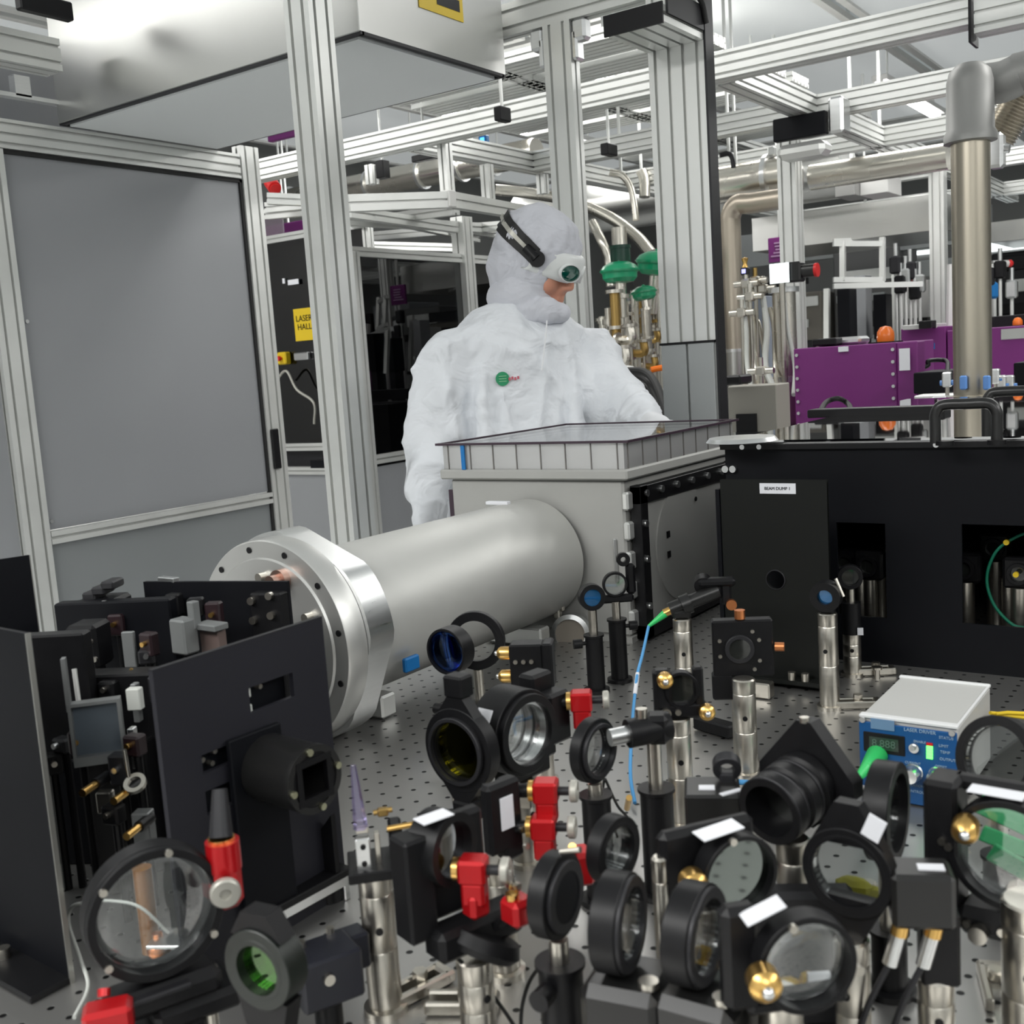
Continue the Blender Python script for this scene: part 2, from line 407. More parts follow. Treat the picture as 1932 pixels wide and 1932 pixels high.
TL = [((-4.6, 5.55, 2.8), (-4.6, 6.75, 2.8), 'lit tube lamp running away above the left beam lattice'),
      ((-3.9, 5.0, 2.8), (-3.9, 6.9, 2.8), 'bright tube lamp left of the middle post above the dense beams'),
      ((-2.9, 4.9, 2.8), (-2.9, 6.2, 2.8), 'bright tube lamp between the two middle posts above the beams'),
      ((-2.35, 5.0, 2.8), (-2.35, 5.9, 2.8), 'short lit tube lamp just right of the wide double post'),
      ((-1.9, 6.6, 2.8), (-1.9, 7.9, 2.8), 'lit tube lamp beyond the joint of the rear beams'),
      ((-3.9, 1.45, 2.75), (-2.3, 1.45, 2.75), 'lit tube lamp crossing the top left corner above the steel box'),
      ((-2.5, 8.3, 2.8), (-2.5, 9.6, 2.8), 'small far lit tube lamp behind the rear post'),
      ((-1.2, 8.6, 2.8), (-1.2, 9.9, 2.8), 'small far lit tube lamp right of the big vertical pipe')]
for a, b, l in TL: tube_lamp(a, b, l)

# ---- the overhead beam lattice
def xbeam(x0, x1, y, z, w, h, nx, ny, label): return railobj('ceiling_beam', label, 'beam', (x0, y, z), (x1, y, z), w, h, nx, ny, group='cross beams of the overhead frame')
def ybeam(x, y0, y1, z, w, h, nx, ny, label): return railobj('ceiling_beam', label, 'beam', (x, y0, z), (x, y1, z), w, h, nx, ny, group='lengthwise beams of the overhead frame')
xbeam(-2.9, .3, 2.80, 2.365, .045, .09, 1, 2, 'nearest aluminium cross beam, carrying the middle post and double post')
xbeam(-4.2, -.79, 3.72, 2.345, .08, .09, 2, 3, 'second aluminium cross beam, thick, running right to the dark joint')
xbeam(-.78, .9, 3.72, 2.33, .08, .12, 2, 3, 'aluminium cross beam right of the dark joint at the top right')
xbeam(-3.0, .8, 4.66, 2.345, .08, .09, 2, 3, 'third aluminium cross beam resting on the rear post')
xbeam(-3.0, 1.0, 5.6, 2.345, .08, .09, 2, 3, 'fourth aluminium cross beam behind the rear post')
xbeam(-3.0, 1.0, 6.9, 2.345, .08, .09, 2, 3, 'fifth aluminium cross beam far back under the ceiling')
xbeam(-3.0, 1.0, 8.4, 2.345, .08, .09, 2, 3, 'farthest aluminium cross beam under the ceiling')
for k, y in enumerate((4.02, 4.32, 5.0, 5.3, 5.95, 6.3)):
    xbeam(-3.4, -1.9, y, 2.62, .22, .045, 5, 1, 'upper thin cross beam in the dense bright lattice, %s from the front' % ('first', 'second', 'third', 'fourth', 'fifth', 'sixth')[k])
ybeam(-1.63, 3.78, 8.9, 2.345, .08, .09, 2, 3, 'lengthwise beam running back over the rear post joint')
ybeam(-.45, 4.72, 8.9, 2.345, .08, .09, 2, 3, 'lengthwise beam behind the big vertical pipe')
ybeam(-3.04, 3.78, 8.9, 2.345, .08, .09, 2, 3, 'lengthwise beam at the left end of the rear beams')
ybeam(-2.75, 3.78, 8.9, 2.62, .09, .045, 2, 1, 'upper lengthwise beam through the bright lattice')
ybeam(.55, 3.78, 8.9, 2.345, .08, .09, 2, 3, 'lengthwise beam at the right end of the overhead frame')
tag(MB().box((-.79, 3.72, 2.33), (.008, .1, .17)).box((-.72, 3.655, 2.41), (.1, .02, .03)).build('joint_plate', black), 'black joint plate between the two beams at the top right', 'bracket')

# posts
def post_rail(label, x, y, z0, z1, w, h, nx, ny, **k): return railobj('aluminium_post', label, 'post', (x, y, z0), (x, y, z1), w, h, nx, ny, **k)
post_rail('big pale square aluminium post left of the person, behind the tube flange', -1.895, 1.99, 0, 2.9, .08, .08, 2, 2)
mid = thing('aluminium_post', 'slimmer aluminium post rising right behind the person\'s head', 'post', (att(1074, 300, 3.17).x, 2.8, 0))
rail(MB(), (0, 0, 0), (0, 0, 2.32), .09, .045, 2, 1).build('profile', alu, mid, .3)
for s in (-1, 1): MB().box((s * .07, 0, 2.29), (.045, .042, .06), .008).box((s * .055, 0, 2.25), (.02, .042, .08), .006).build('corner_bracket', alu_b, mid)
dp = thing('double_post', 'wide double aluminium post with dark side and grey covers, right of the person', 'post', (-1.31, 2.75, 0))
rail(MB(), (0, 0, 0), (0, 0, 2.31), .16, .04, 4, 1).build('profile', alu, dp, .3)
MB().box((-.040, -.026, .7), (.074, .012, 1.4), .002).box((.040, -.026, .7), (.074, .012, 1.4), .002).build('cover_panel', greyp2, dp)
MB().box((0, -.026, 1.402), (.16, .016, .006)).build('cover_cap', black, dp)
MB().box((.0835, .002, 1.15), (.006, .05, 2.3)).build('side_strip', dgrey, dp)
ca = thing('cantilever_beam', 'flat cantilever beam with black end cap, on top of the double post', 'beam', (-1.31, 2.62, 2.185))
rail(MB(), (0, -.115, 0), (0, .108, 0), .16, .04, 4, 1).build('profile', alu, ca, .3)
MB().box((0, -.118, 0), (.162, .006, .05)).build('end_cap', black, ca)
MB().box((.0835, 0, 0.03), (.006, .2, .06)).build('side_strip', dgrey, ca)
tag(MB().tube([(-1.222, 2.52, 2.262), (-1.222, 2.62, 2.272), (-1.219, 2.7, 2.25), (-1.216, 2.722, 2.2)], .007).build('black_cable', rubber), 'short black cable lying along the cantilever beam on the double post', 'cable')

rp = thing('aluminium_post', 'rear aluminium post right of the tan elbow pipe, under the beam joint', 'post', (-1.73, 4.66, 0))
rail(MB(), (0, 0, 0), (0, 0, 2.295), .08, .08, 2, 2).build('profile', alu, rp, .3)
rj = thing('motor_bracket', 'black bracket plate clamped under the beam joint above the rear post', 'bracket', (-1.62, 4.5, 2.25))
MB().box((0, 0, 0), (.22, .04, .09), .004).build('plate', blackp, rj); MB().box((.15, .03, .02), (.06, .1, .14), .01).build('block', alu_b, rj)
MB().box((0, .04, -.09), (.2, .12, .06), .02).build('clamp', alu, rj)
post_rail('far aluminium post left of the big vertical pipe', att(1772, 550, 6.2).x, att(1772, 550, 6.2).y, 0, 2.3, .08, .08, 2, 2)

# fan filter unit hanging top left
fz = 2.2
fu = thing('fan_filter_unit', 'large brushed metal fan filter box hanging overhead at the top left', 'filter unit', (-2.475, 2.425, fz))
MB().box((0, 0, .19), (1.25, .62, .38), .002).build('housing', sheet, fu, 0)
MB().box((0, 0, -.004), (1.2, .575, .012)).build('filter_face', filt, fu)
r_ = MB()
for s in (-1, 1): r_.box((0, s * .3, -.002), (1.25, .014, .008)); r_.box((s * .618, 0, -.002), (.014, .6, .008))
r_.build('gasket', dgrey, fu)
yl = MB().box((0, 0, 0), (.0016, .19, .06)).build('warning_label', yellow, fu); yq = atx(832, 6, -1.849); yl.location = (.6265, yq.y - 2.425, yq.z - fz)
MB().box((.001, .03, .008), (.001, .1, .03)).build('black_print', black, yl)
sup = railobj('ceiling_beam', 'pale aluminium beam end sticking in at the top left corner', 'beam', (-2.95, .8, 2.345), (-2.95, 2.02, 2.345), .08, .09, 2, 2, alu)
tag(MB().box((-3.1, 1.7, 2.26), (.03, .9, .012)).box((-3.1, 1.2, 2.29), (.03, .05, .06)).box((-3.1, 2.0, 2.29), (.03, .05, .06)).build('light_rail', alu_b), 'thin bright strip under the beam end at the top left corner', 'rail')
tag(MB().box((-3.32, 1.5, 2.33), (.02, 1.8, .34)).build('filler_panel', greyp), 'dark grey filler panel between the door frame and the steel filter box', 'panel')

# sliding door enclosure at the left
X0 = -3.11
dr = thing('enclosure_door', 'tall grey panel door in an aluminium frame filling the left side', 'door', (X0, 2.37, 0))
rail(MB(), (0, -1.3, 2.145), (0, .455, 2.145), .045, .085, 1, 3).build('top_rail', alu, dr, .3)
rail(MB(), (0, .505, 0), (0, .505, 2.22), .045, .085, 1, 2).build('right_post', alu, dr, .3)
rail(MB(), (0, -.50, 0), (0, -.50, 2.1), .045, .085, 1, 2).build('left_post', alu, dr, .3)
rail(MB(), (0, -.455, .94), (0, .46, .94), .045, .04, 1, 1).build('middle_rail', alu, dr, .3)
MB().box((0, .004, 1.535), (.012, .92, 1.14)).build('upper_panel', greyp, dr)
MB().box((0, .004, .46), (.012, .92, .92)).build('lower_panel', greyd, dr)
MB().box((.008, .004, 2.095), (.014, .93, .012)).box((.008, .457, 1.05), (.014, .012, 2.1)).build('rubber_seal', rubber, dr)
MB().box((.027, .492, 1.12), (.012, .035, .15), .003).build('handle', black, dr)
MB().box((0, -.95, 1.0), (.012, .8, 2.0)).build('side_panel', greyp, dr)
for z in (.99, 1.6): MB().disc((.008, -.44, z), (1, 0, 0), .006, .006, 12).build('rivet', alu_b, dr)

# dark windowed laser enclosure beyond the big post
P = aty(570, 843, 4.79); zt = aty(545, 447, 4.79).z; xr = -3.638; xl = -5.4; yf = 4.4
ye = 5.6; en = thing('laser_enclosure', 'dark glazed laser enclosure with aluminium frame, seen left of the big post', 'enclosure', (xl, 4.79, 0))
W = -4.25 - xl
for z in (zt, .957, .81): rail(MB(), (0, 0, z), (W, 0, z), .045, .045).build('rail', alu, en, .3)
for x in (0, W): rail(MB(), (x, 0, 0), (x, 0, zt), .045, .045).build('post', alu, en, .3)
MB().box((W / 2, 0, (zt + .957) / 2), (W, .006, zt - .957)).build('dark_window', dglass, en)
MB().box((W / 2, 0, .40), (W, .01, .8)).build('lower_panel', greyp, en)
MB().box((W / 2, .5, (zt + .9) / 2 - .12), (W * .98, .3, zt - 1.15), .01).build('black_cabinet', mat('charcoal_cabinet', (.03, .035, .04), .5), en)
MB().box((W / 2, .02, .885), (W, .005, .1)).build('cable_trough', dgrey, en)
yw = MB().box((0, 0, 0), (.17, .004, .19)).build('yellow_warning_sign', yellow, en)
c = aty(575, 612, 4.76); yw.location = (c.x - xl, -.03, c.z)
text('sign_lettering', 'LASER\nHALL', .05, face((0, -.004, .01), (1, 0, 0), (0, -1, 0)), black, yw)
for px, py in ((533, 530), (551, 532)):
    c = aty(px, py, 4.76); MB().box((c.x - xl, -.02, c.z), (.02 if px < 540 else .09, .004, .03)).build('white_marking', label_m, en)
em = thing('emergency_stop', 'yellow emergency stop box on the dark enclosure window', 'switch', aty(536, 676, 4.762))
MB().box((0, 0, 0), (.075, .05, .075), .008).build('housing', yellow, em); MB().lathe([(0, .03), (.014, .028), (.016, .015), (.01, 0)], (0, -.025, 0), (0, -1, 0), 16).build('button', redp, em)
c = aty(570, 672, 4.772); tag(MB().box(c, (.12, .03, .045), .006).build('door_latch', alu_b), 'pale latch bar beside the yellow emergency stop', 'latch')
tag(MB().tube([aty(520, 720, 4.7), aty(540, 700, 4.7), aty(560, 735, 4.7), aty(592, 760, 4.7), aty(593, 800, 4.7)], .008).build('grey_hose', knobg), 'thin grey hose curving down the dark enclosure window', 'hose')

# the enclosure's long side right of the big post
sd = thing('laser_enclosure', 'dark glass enclosure side full of shadowy equipment, behind the person\'s left', 'enclosure', (xr, 4.0, 0))
zt2 = 1.955
for z in (zt2, .957): rail(MB(), (0, -.06, z), (0, 1.6, z), .045, .045).build('rail', alu, sd, .3)
for y in (-.06, .86, 1.6): rail(MB(), (0, y, 0), (0, y, zt2 + (.22 if y == .86 else 0)), .08, .09, 1, 2).build('post', alu, sd, .3)
MB().box((0, .39, 1.45), (.006, .86, .97)).build('dark_window', dglass, sd); MB().box((0, 1.23, 1.45), (.006, .66, .97)).build('dark_window', dglass, sd)
MB().box((0, .77, .46), (.01, 1.62, .92)).build('lower_panel', greyp, sd)
MB().box((-.50, 1.05, .98), (.02, 1.1, 1.94)).box((-.25, 1.6, .98), (.5, .02, 1.94)).build('back_panel', blackp, sd)
MB().box((-.25, .80, .93), (.46, 1.5, .04)).build('bench', blackp, sd)
eqs = [(-.26 - .03 * (k % 2), .13 + .21 * k, h_, w_) for k, (h_, w_) in enumerate(((.55, .12), (.35, .15), (.8, .10), (.45, .16), (.7, .12), (.5, .15), (.6, .1)))]
for i, (p, d) in enumerate([((q[0], q[1], .95 + q[2] / 2), (.16, q[3], q[2])) for q in eqs]):
    b = MB().box((xr + p[0], 4.0 + p[1], p[2]), d, .01)
    b.cyl((xr + p[0] + .07, 4.0 + p[1] - .03, p[2] - .1), (xr + p[0] + .07, 4.0 + p[1] - .03, p[2] + d[2] / 2 + .06), .018)
    tag(b.build('instrument_rack', (mat('mid_grey_instrument', (.18, .18, .18), .5), dgrey, MATS['mid_grey_instrument'])[i % 3]), 'shadowy grey instrument rack behind the dark glass', 'rack', 'racks inside the dark enclosure')
tag(MB().tube([(xr - .12, 3.98, 1.9), (xr - .1, 4.12, 1.75), (xr - .1, 4.15, 1.45), (xr - .1, 4.05, 1.15), (xr - .12, 3.97, 1.05)], .016).build('black_hose', rubber), 'black hose hanging inside the dark glass enclosure', 'hose')
tag(MB().tube([(xr - .08, 4.28, 1.72), (xr - .06, 4.42, 1.72), (xr - .06, 4.5, 1.6), (xr - .06, 4.53, 1.3)], .008).build('black_cable', rubber), 'thin black cable arch inside the dark glass enclosure', 'cable')

# canopy frame above the dark enclosure
cn = thing('canopy_frame', 'open aluminium canopy frame of crossing rails above the dark enclosure', 'frame', (-3.1, 3.9, 2.06))
cc = V((-3.1, 3.9, 2.06))
def cr(a, b, w=.04, h=.05, p='rail'): rail(MB(), V(a) - cc, V(b) - cc, w, h).build(p, alu, cn, .3)
A = att(848, 377, 4.6); B = att(655, 384, 4.3); Cc = att(1010, 405, 5.4); D = att(640, 402, 6.2); E_ = att(880, 425, 6.6)
cr(A, B, .04, .065); cr(A, Cc, .04, .065)
for a, b in (((650, 425, 6.4), (860, 395, 5.0)), ((650, 415, 5.0), (940, 432, 6.3)), ((650, 450, 6.8), (960, 425, 6.0)), ((655, 400, 4.8), (960, 445, 6.6)), ((700, 405, 5.0), (900, 450, 7.0)), ((655, 462, 7.0), (870, 468, 7.2)), ((505, 392, 5.6), (575, 385, 5.4)), ((503, 405, 5.8), (578, 398, 5.6)), ((505, 375, 5.0), (575, 378, 5.0))):
    cr(att(*a), att(*b))
b1 = att(846, 376, 4.6) - cc; MB().box(b1, (.05, .05, .07), .004).build('corner_block', white, cn)
for px, y0, y1, t in ((845, 270, 366, 4.6), (922, 312, 376, 5.0), (1025, 330, 366, 5.4), (703, 312, 348, 5.2)):
    a, b = att(px, y1, t), att(px, y0, t); rail(MB(), a - cc, V((a.x, a.y, b.z)) - cc, .045, .045).build('hanger', alu, cn, .3)

# purple covers seen in the gaps at the left
for (x0, y0, x1, y1, t, l, cat, mm) in ((500, 412, 585, 472, 7.0, 'purple cover panel seen between the door post and big post', 'cover', purple),
        (505, 300, 575, 318, 7.6, 'narrow purple strip above the silver pipe at the left', 'cover', purple), (500, 383, 560, 397, 7.2, 'small purple wedge below the silver pipe at the left', 'cover', purple), (505, 225, 582, 268, 6.4, 'purple plate just under the corner of the filter box', 'cover', purple)):
    a, b = att(x0, y1, t), att(x1, y0, t); y = (a.y + b.y) / 2; a, b = aty(x0, y1, y), aty(x1, y0, y)
    o = thing('purple_cover', l, cat, ((a.x + b.x) / 2, y + .02, (a.z + b.z) / 2)); MB().box((0, 0, 0), (b.x - a.x, .04, abs(b.z - a.z)), .004).build('sheet', mm, o); prop(o, o.location, 3.26, .008)
c = att(515, 440, 6.85); tag(MB().box(c, (.2, .01, .22), .002).build('clear_bag', thin_glass('plastic_film', (.9, .8, .9), .15, rough=.2)), 'crumpled clear plastic film in front of the purple cover', 'bag')
rc = thing('power_connector', 'red and blue power connector hanging by the silver pipe at the left', 'connector', att(511, 345, 5.6))
d = (att(514, 352, 5.5) - att(498, 330, 5.6)); d.normalize()
MB().cyl(-d * .075, -d * .01, .026).build('blue_plug', bluep, rc); MB().cyl(-d * .01, d * .07, .034).cyl(d * .07, d * .08, .026).build('red_socket', redp, rc)

# ---------------------------------------------------------------- pipes behind
def pipe(label, pts, r, m=pipe_m, flanges=(), n=24, res=8, cat='pipe', name='pipe', hang=None):
    t = thing(name, label, cat, pts[0]); p0 = V(pts[0])
    MB().tube([V(p) - p0 for p in pts], r, n, res).build('pipe_run', m, t)
    for f, ax, rr, th in flanges: MB().disc(V(f) - p0, ax, rr, th).build('flange', alu_b, t)
    if hang is not None: q = pts[hang]; MB().cyl(V(q) - p0, V((q[0], q[1], 3.26)) - p0, .008, n=8).build('hanger', alu, t)
    return t
P1 = [aty(490, 322, 6.0), aty(700, 345, 6.0), aty(940, 357, 6.0)]
y0 = 6.0; z0 = aty(700, 348, y0).z
pipe('long dull silver pipe running level behind the beams, left of the person', [(-7.0 + .8, y0, z0), (-4, y0, z0), (aty(960, 350, y0).x, y0, z0)], .085, pipe_m,
     [((aty(q, 348, y0).x, y0, z0), (1, 0, 0), .1, .02) for q in (545, 700, 800, 875, 935)])
a = att(930, 350, 5.8)
pipe('bright curved pipe sweeping down from the middle post to the green valves', [att(935, 358, 5.6), att(1000, 365, 5.6), att(1080, 380, 5.5), att(1150, 410, 5.4), att(1200, 445, 5.3), att(1230, 480, 5.2)], .028, pipe_m, hang=2)
pipe('second bright curved pipe just below, left of the green valves', [att(1118, 420, 5.3), att(1135, 455, 5.2), att(1148, 490, 5.2), att(1152, 540, 5.2)], .022, pipe_m)
pipe('thin bent steel tube hanging below the beams behind the middle post', [att(1150, 325, 5.2), att(1172, 330, 5.2), att(1188, 350, 5.2), att(1196, 380, 5.2), att(1200, 415, 5.2)], .016, pipe_m, hang=1)
dk = thing('duct', 'wide dull steel duct lying behind the bent tube', 'duct', (-3.4, 6.6, 2.0)); z = att(1180, 372, 7).z
MB().cyl((-1.0, 0, z - 2.0), (1.3, 0, z - 2.0), .17).build('duct_shell', sheet, dk)
c = att(1222, 345, 6.2)
pipe('bright vertical pipe bow beside the double post', [att(1210, 322, 6.0), att(1216, 340, 6.0), att(1216, 372, 6.0)], .03, pipe_m, hang=0)

# big silver pipe right of the double post with clamp rings
ys = 4.95; zp = aty(1430, 338, ys).z; xa = aty(1285, 338, ys).x; xb = aty(1500, 330, ys).x
sp_ = pipe('large shiny silver pipe leaving the double post to the right with clamp rings', [(xa, ys, zp), ((xa + xb) / 2, ys, zp), (xb, ys, zp)], .085, pipe_m,
     [((aty(q, 338, ys).x, ys, zp), (1, 0, 0), .104, .022) for q in (1452, 1497)], hang=1)
MB().box(V((aty(1458, 300, ys).x, ys, zp + .11)) - V((xa, ys, zp)), (.03, .05, .04), .005).build('clamp_latch', alu_b, sp_)
ys2 = 5.15; z2 = aty(1640, 318, ys2).z
pipe('long silver pipe running right behind the rear post towards the big vertical pipe', [(aty(1530, 325, ys2).x, ys2, z2), (-1.5, ys2, z2), (aty(1790, 300, ys2).x, ys2, z2)], .058, pipe_m)
yt = 4.78; xt = aty(1381, 500, yt).x
pipe('tan steel elbow pipe standing just right of the double post', [(aty(1500, 378, yt).x, yt, aty(1440, 380, yt).z), (aty(1420, 378, yt).x, yt, aty(1420, 383, yt).z), (xt + .04, yt, aty(1400, 385, yt).z), (xt + .005, yt, aty(1385, 405, yt).z), (xt, yt, aty(1381, 450, yt).z), (xt, yt, 1.3), (xt, yt, .9)], .046, tan)
MB_ = thing('steel_sleeve', 'grey steel sleeve around the foot of the tan elbow pipe', 'sleeve', (xt, yt, .95)); MB().cyl((0, 0, 0), (0, 0, .42), .058).build('sleeve', sheet, MB_)
MB().disc((0, 0, .42), (0, 0, 1), .064, .015).build('collar', alu_b, MB_)
pipe('small bent grey tube above the large shiny silver pipe', [att(1358, 293, 4.9), att(1375, 290, 4.9), att(1382, 300, 4.9), att(1384, 316, 4.9)], .011, dgrey, hang=1)

# big vertical pipe at the right with grey cap
yv = 2.95; vx = aty(1833, 500, yv).x
vp = thing('vertical_pipe', 'big brushed vertical steel pipe at the right with a grey cap on top', 'pipe', (vx, yv, 1.18))
ztop = aty(1825, 255, yv).z - 1.18
MB().cyl((0, 0, 0), (0, 0, ztop), .0455).build('pipe_run', mat('warm_brushed_pipe', (.46, .42, .345), .33, 1, noise=.06, nscale=6, brush=(1, 1, .2)), vp)
zc = aty(1822, 120, yv).z - 1.18
MB().lathe([(0, zc + .0), (.03, zc - .003), (.048, zc - .02), (.054, zc - .045), (.056, ztop + .01), (.062, ztop), (.062, ztop - .018), (.05, ztop - .02), (.045, ztop - .02)], (0, 0, 0), (0, 0, 1), 40).build('cap', mat('dull_grey_cap', (.33, .33, .32), .5, .5), vp)
MB().disc((0, 0, .03), (0, 0, 1), .058, .022).build('collar', steel, vp)
MB().disc((0, 0, -.0), (0, 0, 1), .085, .03).build('base_flange', steel, vp)
for s in (-1, 1): MB().box((s * .075, -.01, .03), (.04, .03, .026), .004).build('clamp_ear', alu_b, vp)
for px in (1818, 1862):
    b = MB().box(aty(px, 722, yv - .06), (.016, .016, .035), .003).build('blue_valve', mat('pale_blue_plastic', (.15, .35, .8), .35)); tag(b, 'small pale blue cap on the collar of the big vertical pipe, %s side' % ('left' if px < 1830 else 'right'), 'valve')
pipe('dull elbow duct leaving the cap to the right edge of the picture', [aty(1855, 160, yv + .1), aty(1890, 155, yv + .1), aty(1925, 140, yv + .1), aty(1960, 130, yv + .1), aty(2500, 0, yv + .1)], .05, MATS['dull_grey_cap'])
fx = thing('flexible_bellows', 'ribbed flexible metal hose below the elbow duct at the right edge', 'hose', aty(1912, 205, 3.3))
pr = []
for k in range(15): pr += [(.05, k * .009), (.042, k * .009 + .0045)]
MB().lathe(pr, (-.04, 0, -.07), (.5, 0, .8), 24).build('bellows', steel, fx)
b = MB()
tag(MB().box(aty(1880, 285, 3.2), (.04, .05, .09), .008).cyl(aty(1862, 280, 3.2), aty(1905, 280, 3.2), .012).build('valve_block', alu_b), 'small metal valve block hanging beside the pipe cap', 'valve')

# small black brackets and a blue indicator among the beams
for px, py, t, d, lb in ((948, 216, 3.9, (.03, .07, .05), 'small black bracket under the bright lattice left of the middle post'), (1149, 283, 4.9, (.04, .09, .05), 'small black bracket between the middle post and the double post'),
        (722, 320, 5.1, (.05, .05, .08), 'black clamp under the beams right of the big pale post'), (802, 297, 5.2, (.14, .04, .03), 'dark horizontal bracket left of the canopy corner'), (892, 291, 5.2, (.08, .05, .04), 'dark bracket below left of the blue indicator lamp'), (84, 12, 3.0, (.03, .16, .05), 'black bracket at the very top left corner')):
    o = thing('black_bracket', lb, 'bracket', att(px, py, t)); MB().box((0, 0, 0), d, .004).build('block', black, o); prop(o, o.location, 3.26, .006)
o = thing('indicator_lamp', 'small bright blue indicator lamp under the beams above the person', 'indicator', att(913, 265, 5.2)); MB().box((0, 0, 0), (.045, .03, .045), .004).build('housing', bluep, o); MB().box((.002, -.017, 0), (.022, .004, .022)).build('lens', bluescr, o); prop(o, o.location, 3.26, .006)

# ================================================================ green valves and vacuum plumbing behind the person
def valve(label, px, py, t, rpx, tilt=0, stem=True):
    r = rpx * t / FPX; c = att(px, py, t); o = thing('diaphragm_valve', label, 'valve', c)
    ax = V((math.sin(tilt), 0, math.cos(tilt)))
    MB().lathe([(0, .62 * r), (.12 * r, .62 * r), (.14 * r, .52 * r), (.5 * r, .48 * r), (.85 * r, .3 * r), (r, .1 * r), (r, -.05 * r), (.92 * r, -.1 * r), (.9 * r, -.35 * r), (.7 * r, -.55 * r), (.3 * r, -.62 * r), (0, -.62 * r)], (0, 0, 0), ax, 36).build('actuator', green, o)
    MB().disc(ax * .03 * r, ax, 1.05 * r, .05 * r).build('rim', green, o)
    if stem:
        MB().cyl(ax * -.6 * r, ax * -2.4 * r, .3 * r).cyl(ax * -1.2 * r, ax * -1.4 * r, .5 * r).build('body', pipe_m, o)
    prop(o, c, 0, .012, pipe_m)
    return o
valve('bright green dome valve actuator nearest the person\'s goggles', 1169, 512, 4.6, 36)
valve('green valve actuator half hidden by the double post, upper of the pair', 1240, 495, 4.8, 40, .15)
valve('small dark green valve below the two large green actuators', 1215, 552, 4.7, 24, -.1)
tp = thing('valve_cylinder', 'polished cylinder with dark green collar standing on the green valve', 'cylinder', att(1170, 480, 4.62))
MB().cyl((0, 0, .03), (0, 0, .11), .032).build('cylinder', pipe_m, tp); MB().cyl((0, 0, -.045), (0, 0, .035), .042).disc((0, 0, .03), (0, 0, 1), .046, .014).build('collar', dkgreen, tp)
random.seed(5)
brassy = mat('old_brass', (.42, .28, .10), .38, 1)
cols = [pipe_m, steel, brassy, pipe_m, steel, pipe_m, brassy, steel, pipe_m, steel]
for k in range(10):
    px = 1142 + k * 12 + random.uniform(-3, 3); t = 4.5 + random.uniform(0, .6); top = random.uniform(548, 610); bot = 700
    a, b = att(px, bot, t), att(px, top, t); o = thing('vacuum_line', 'thin vertical vacuum tube in the plumbing cluster under the green valves', 'tube', (a.x, a.y, .9), group='vertical vacuum tubes under the green valves')
    m1 = MB().cyl((0, 0, -.9), (0, 0, b.z - .9), random.uniform(.011, .022)); m1.build('tube', cols[k], o)
    f = MB()
    for j in range(4):
        z = a.z - .9 + (b.z - a.z) * random.random(); f.disc((0, 0, z), (0, 0, 1), random.uniform(.026, .04), .014)
    f.each('flange', cols[(k + 3) % 10], o)
for i, (px, py, t, rr) in enumerate(((1190, 640, 4.5, .04), (1215, 665, 4.6, .035), (1180, 680, 4.45, .04), (1235, 690, 4.6, .03), (1160, 665, 4.5, .03), (1240, 640, 4.8, .03))):
    o = thing('elbow_fitting', 'small metal elbow fitting among the vacuum tubes', 'fitting', att(px, py, t), group='elbow fittings among the vacuum tubes'); prop(o, o.location, .0, .007, steel)
    MB().tube([(-rr * 1.6, 0, 0), (0, 0, 0), (0, 0, rr * 1.4)], rr * .5).build('elbow', brassy if i % 2 else pipe_m, o); MB().disc((-rr * 1.5, 0, 0), (1, 0, 0), rr * .8, .012).disc((0, 0, rr * 1.4), (0, 0, 1), rr * .8, .012).build('flange', steel, o)
tag(MB().box(att(1205, 720, 5.75), (.45, .12, .06)).box((att(1205, 720, 5.75) - V((0, 0, .55))), (.45, .5, 1.0)).build('support_frame', dgrey), 'dark frame carrying the vacuum plumbing behind the person', 'frame')
bx = thing('pump_housing', 'grey pump housing with pale cap behind the person\'s elbow', 'pump', att(1172, 740, 4.15)); prop(bx, bx.location, 0, .04, dgrey)
MB().box((0, 0, -.06), (.12, .14, .26), .02).build('housing', greyp2, bx); MB().lathe([(0, .03), (.05, .02), (.07, 0)], (0, 0, .075), (0, 0, 1)).build('cap', white, bx)
dm = thing('steel_vessel', 'round shiny steel vessel low behind the black hoses', 'vessel', att(1225, 775, 4.25)); MB().ell((0, 0, 0), (.085, .085, .11)).build('shell', sheet, dm); MB().cyl((0, 0, -.7), (0, 0, -.06), .07).build('stand', steel, dm)
for k, o_ in enumerate((0, 10, 20)):
    tag(MB().tube([att(1165, 700 + o_, 3.75 + .07 * k), att(1215 - o_ * .3, 702 + o_, 3.7 + .07 * k), att(1240 - o_ * .4, 730 + o_, 3.6 + .07 * k), att(1262 - o_ * .6, 800, 3.5 + .07 * k), att(1266 - o_ * .6, 840, 3.5 + .07 * k)], .013).build('black_hose', rubber), '%s of three black hoses arching beside the double post' % ('outermost', 'middle', 'innermost')[k], 'hose')
tag(MB().tube([att(1228, 698, 4.2), att(1250, 694, 4.2), att(1300, 692, 4.2)], .012).build('orange_tube', orange), 'orange tube just left of the double post', 'tube')

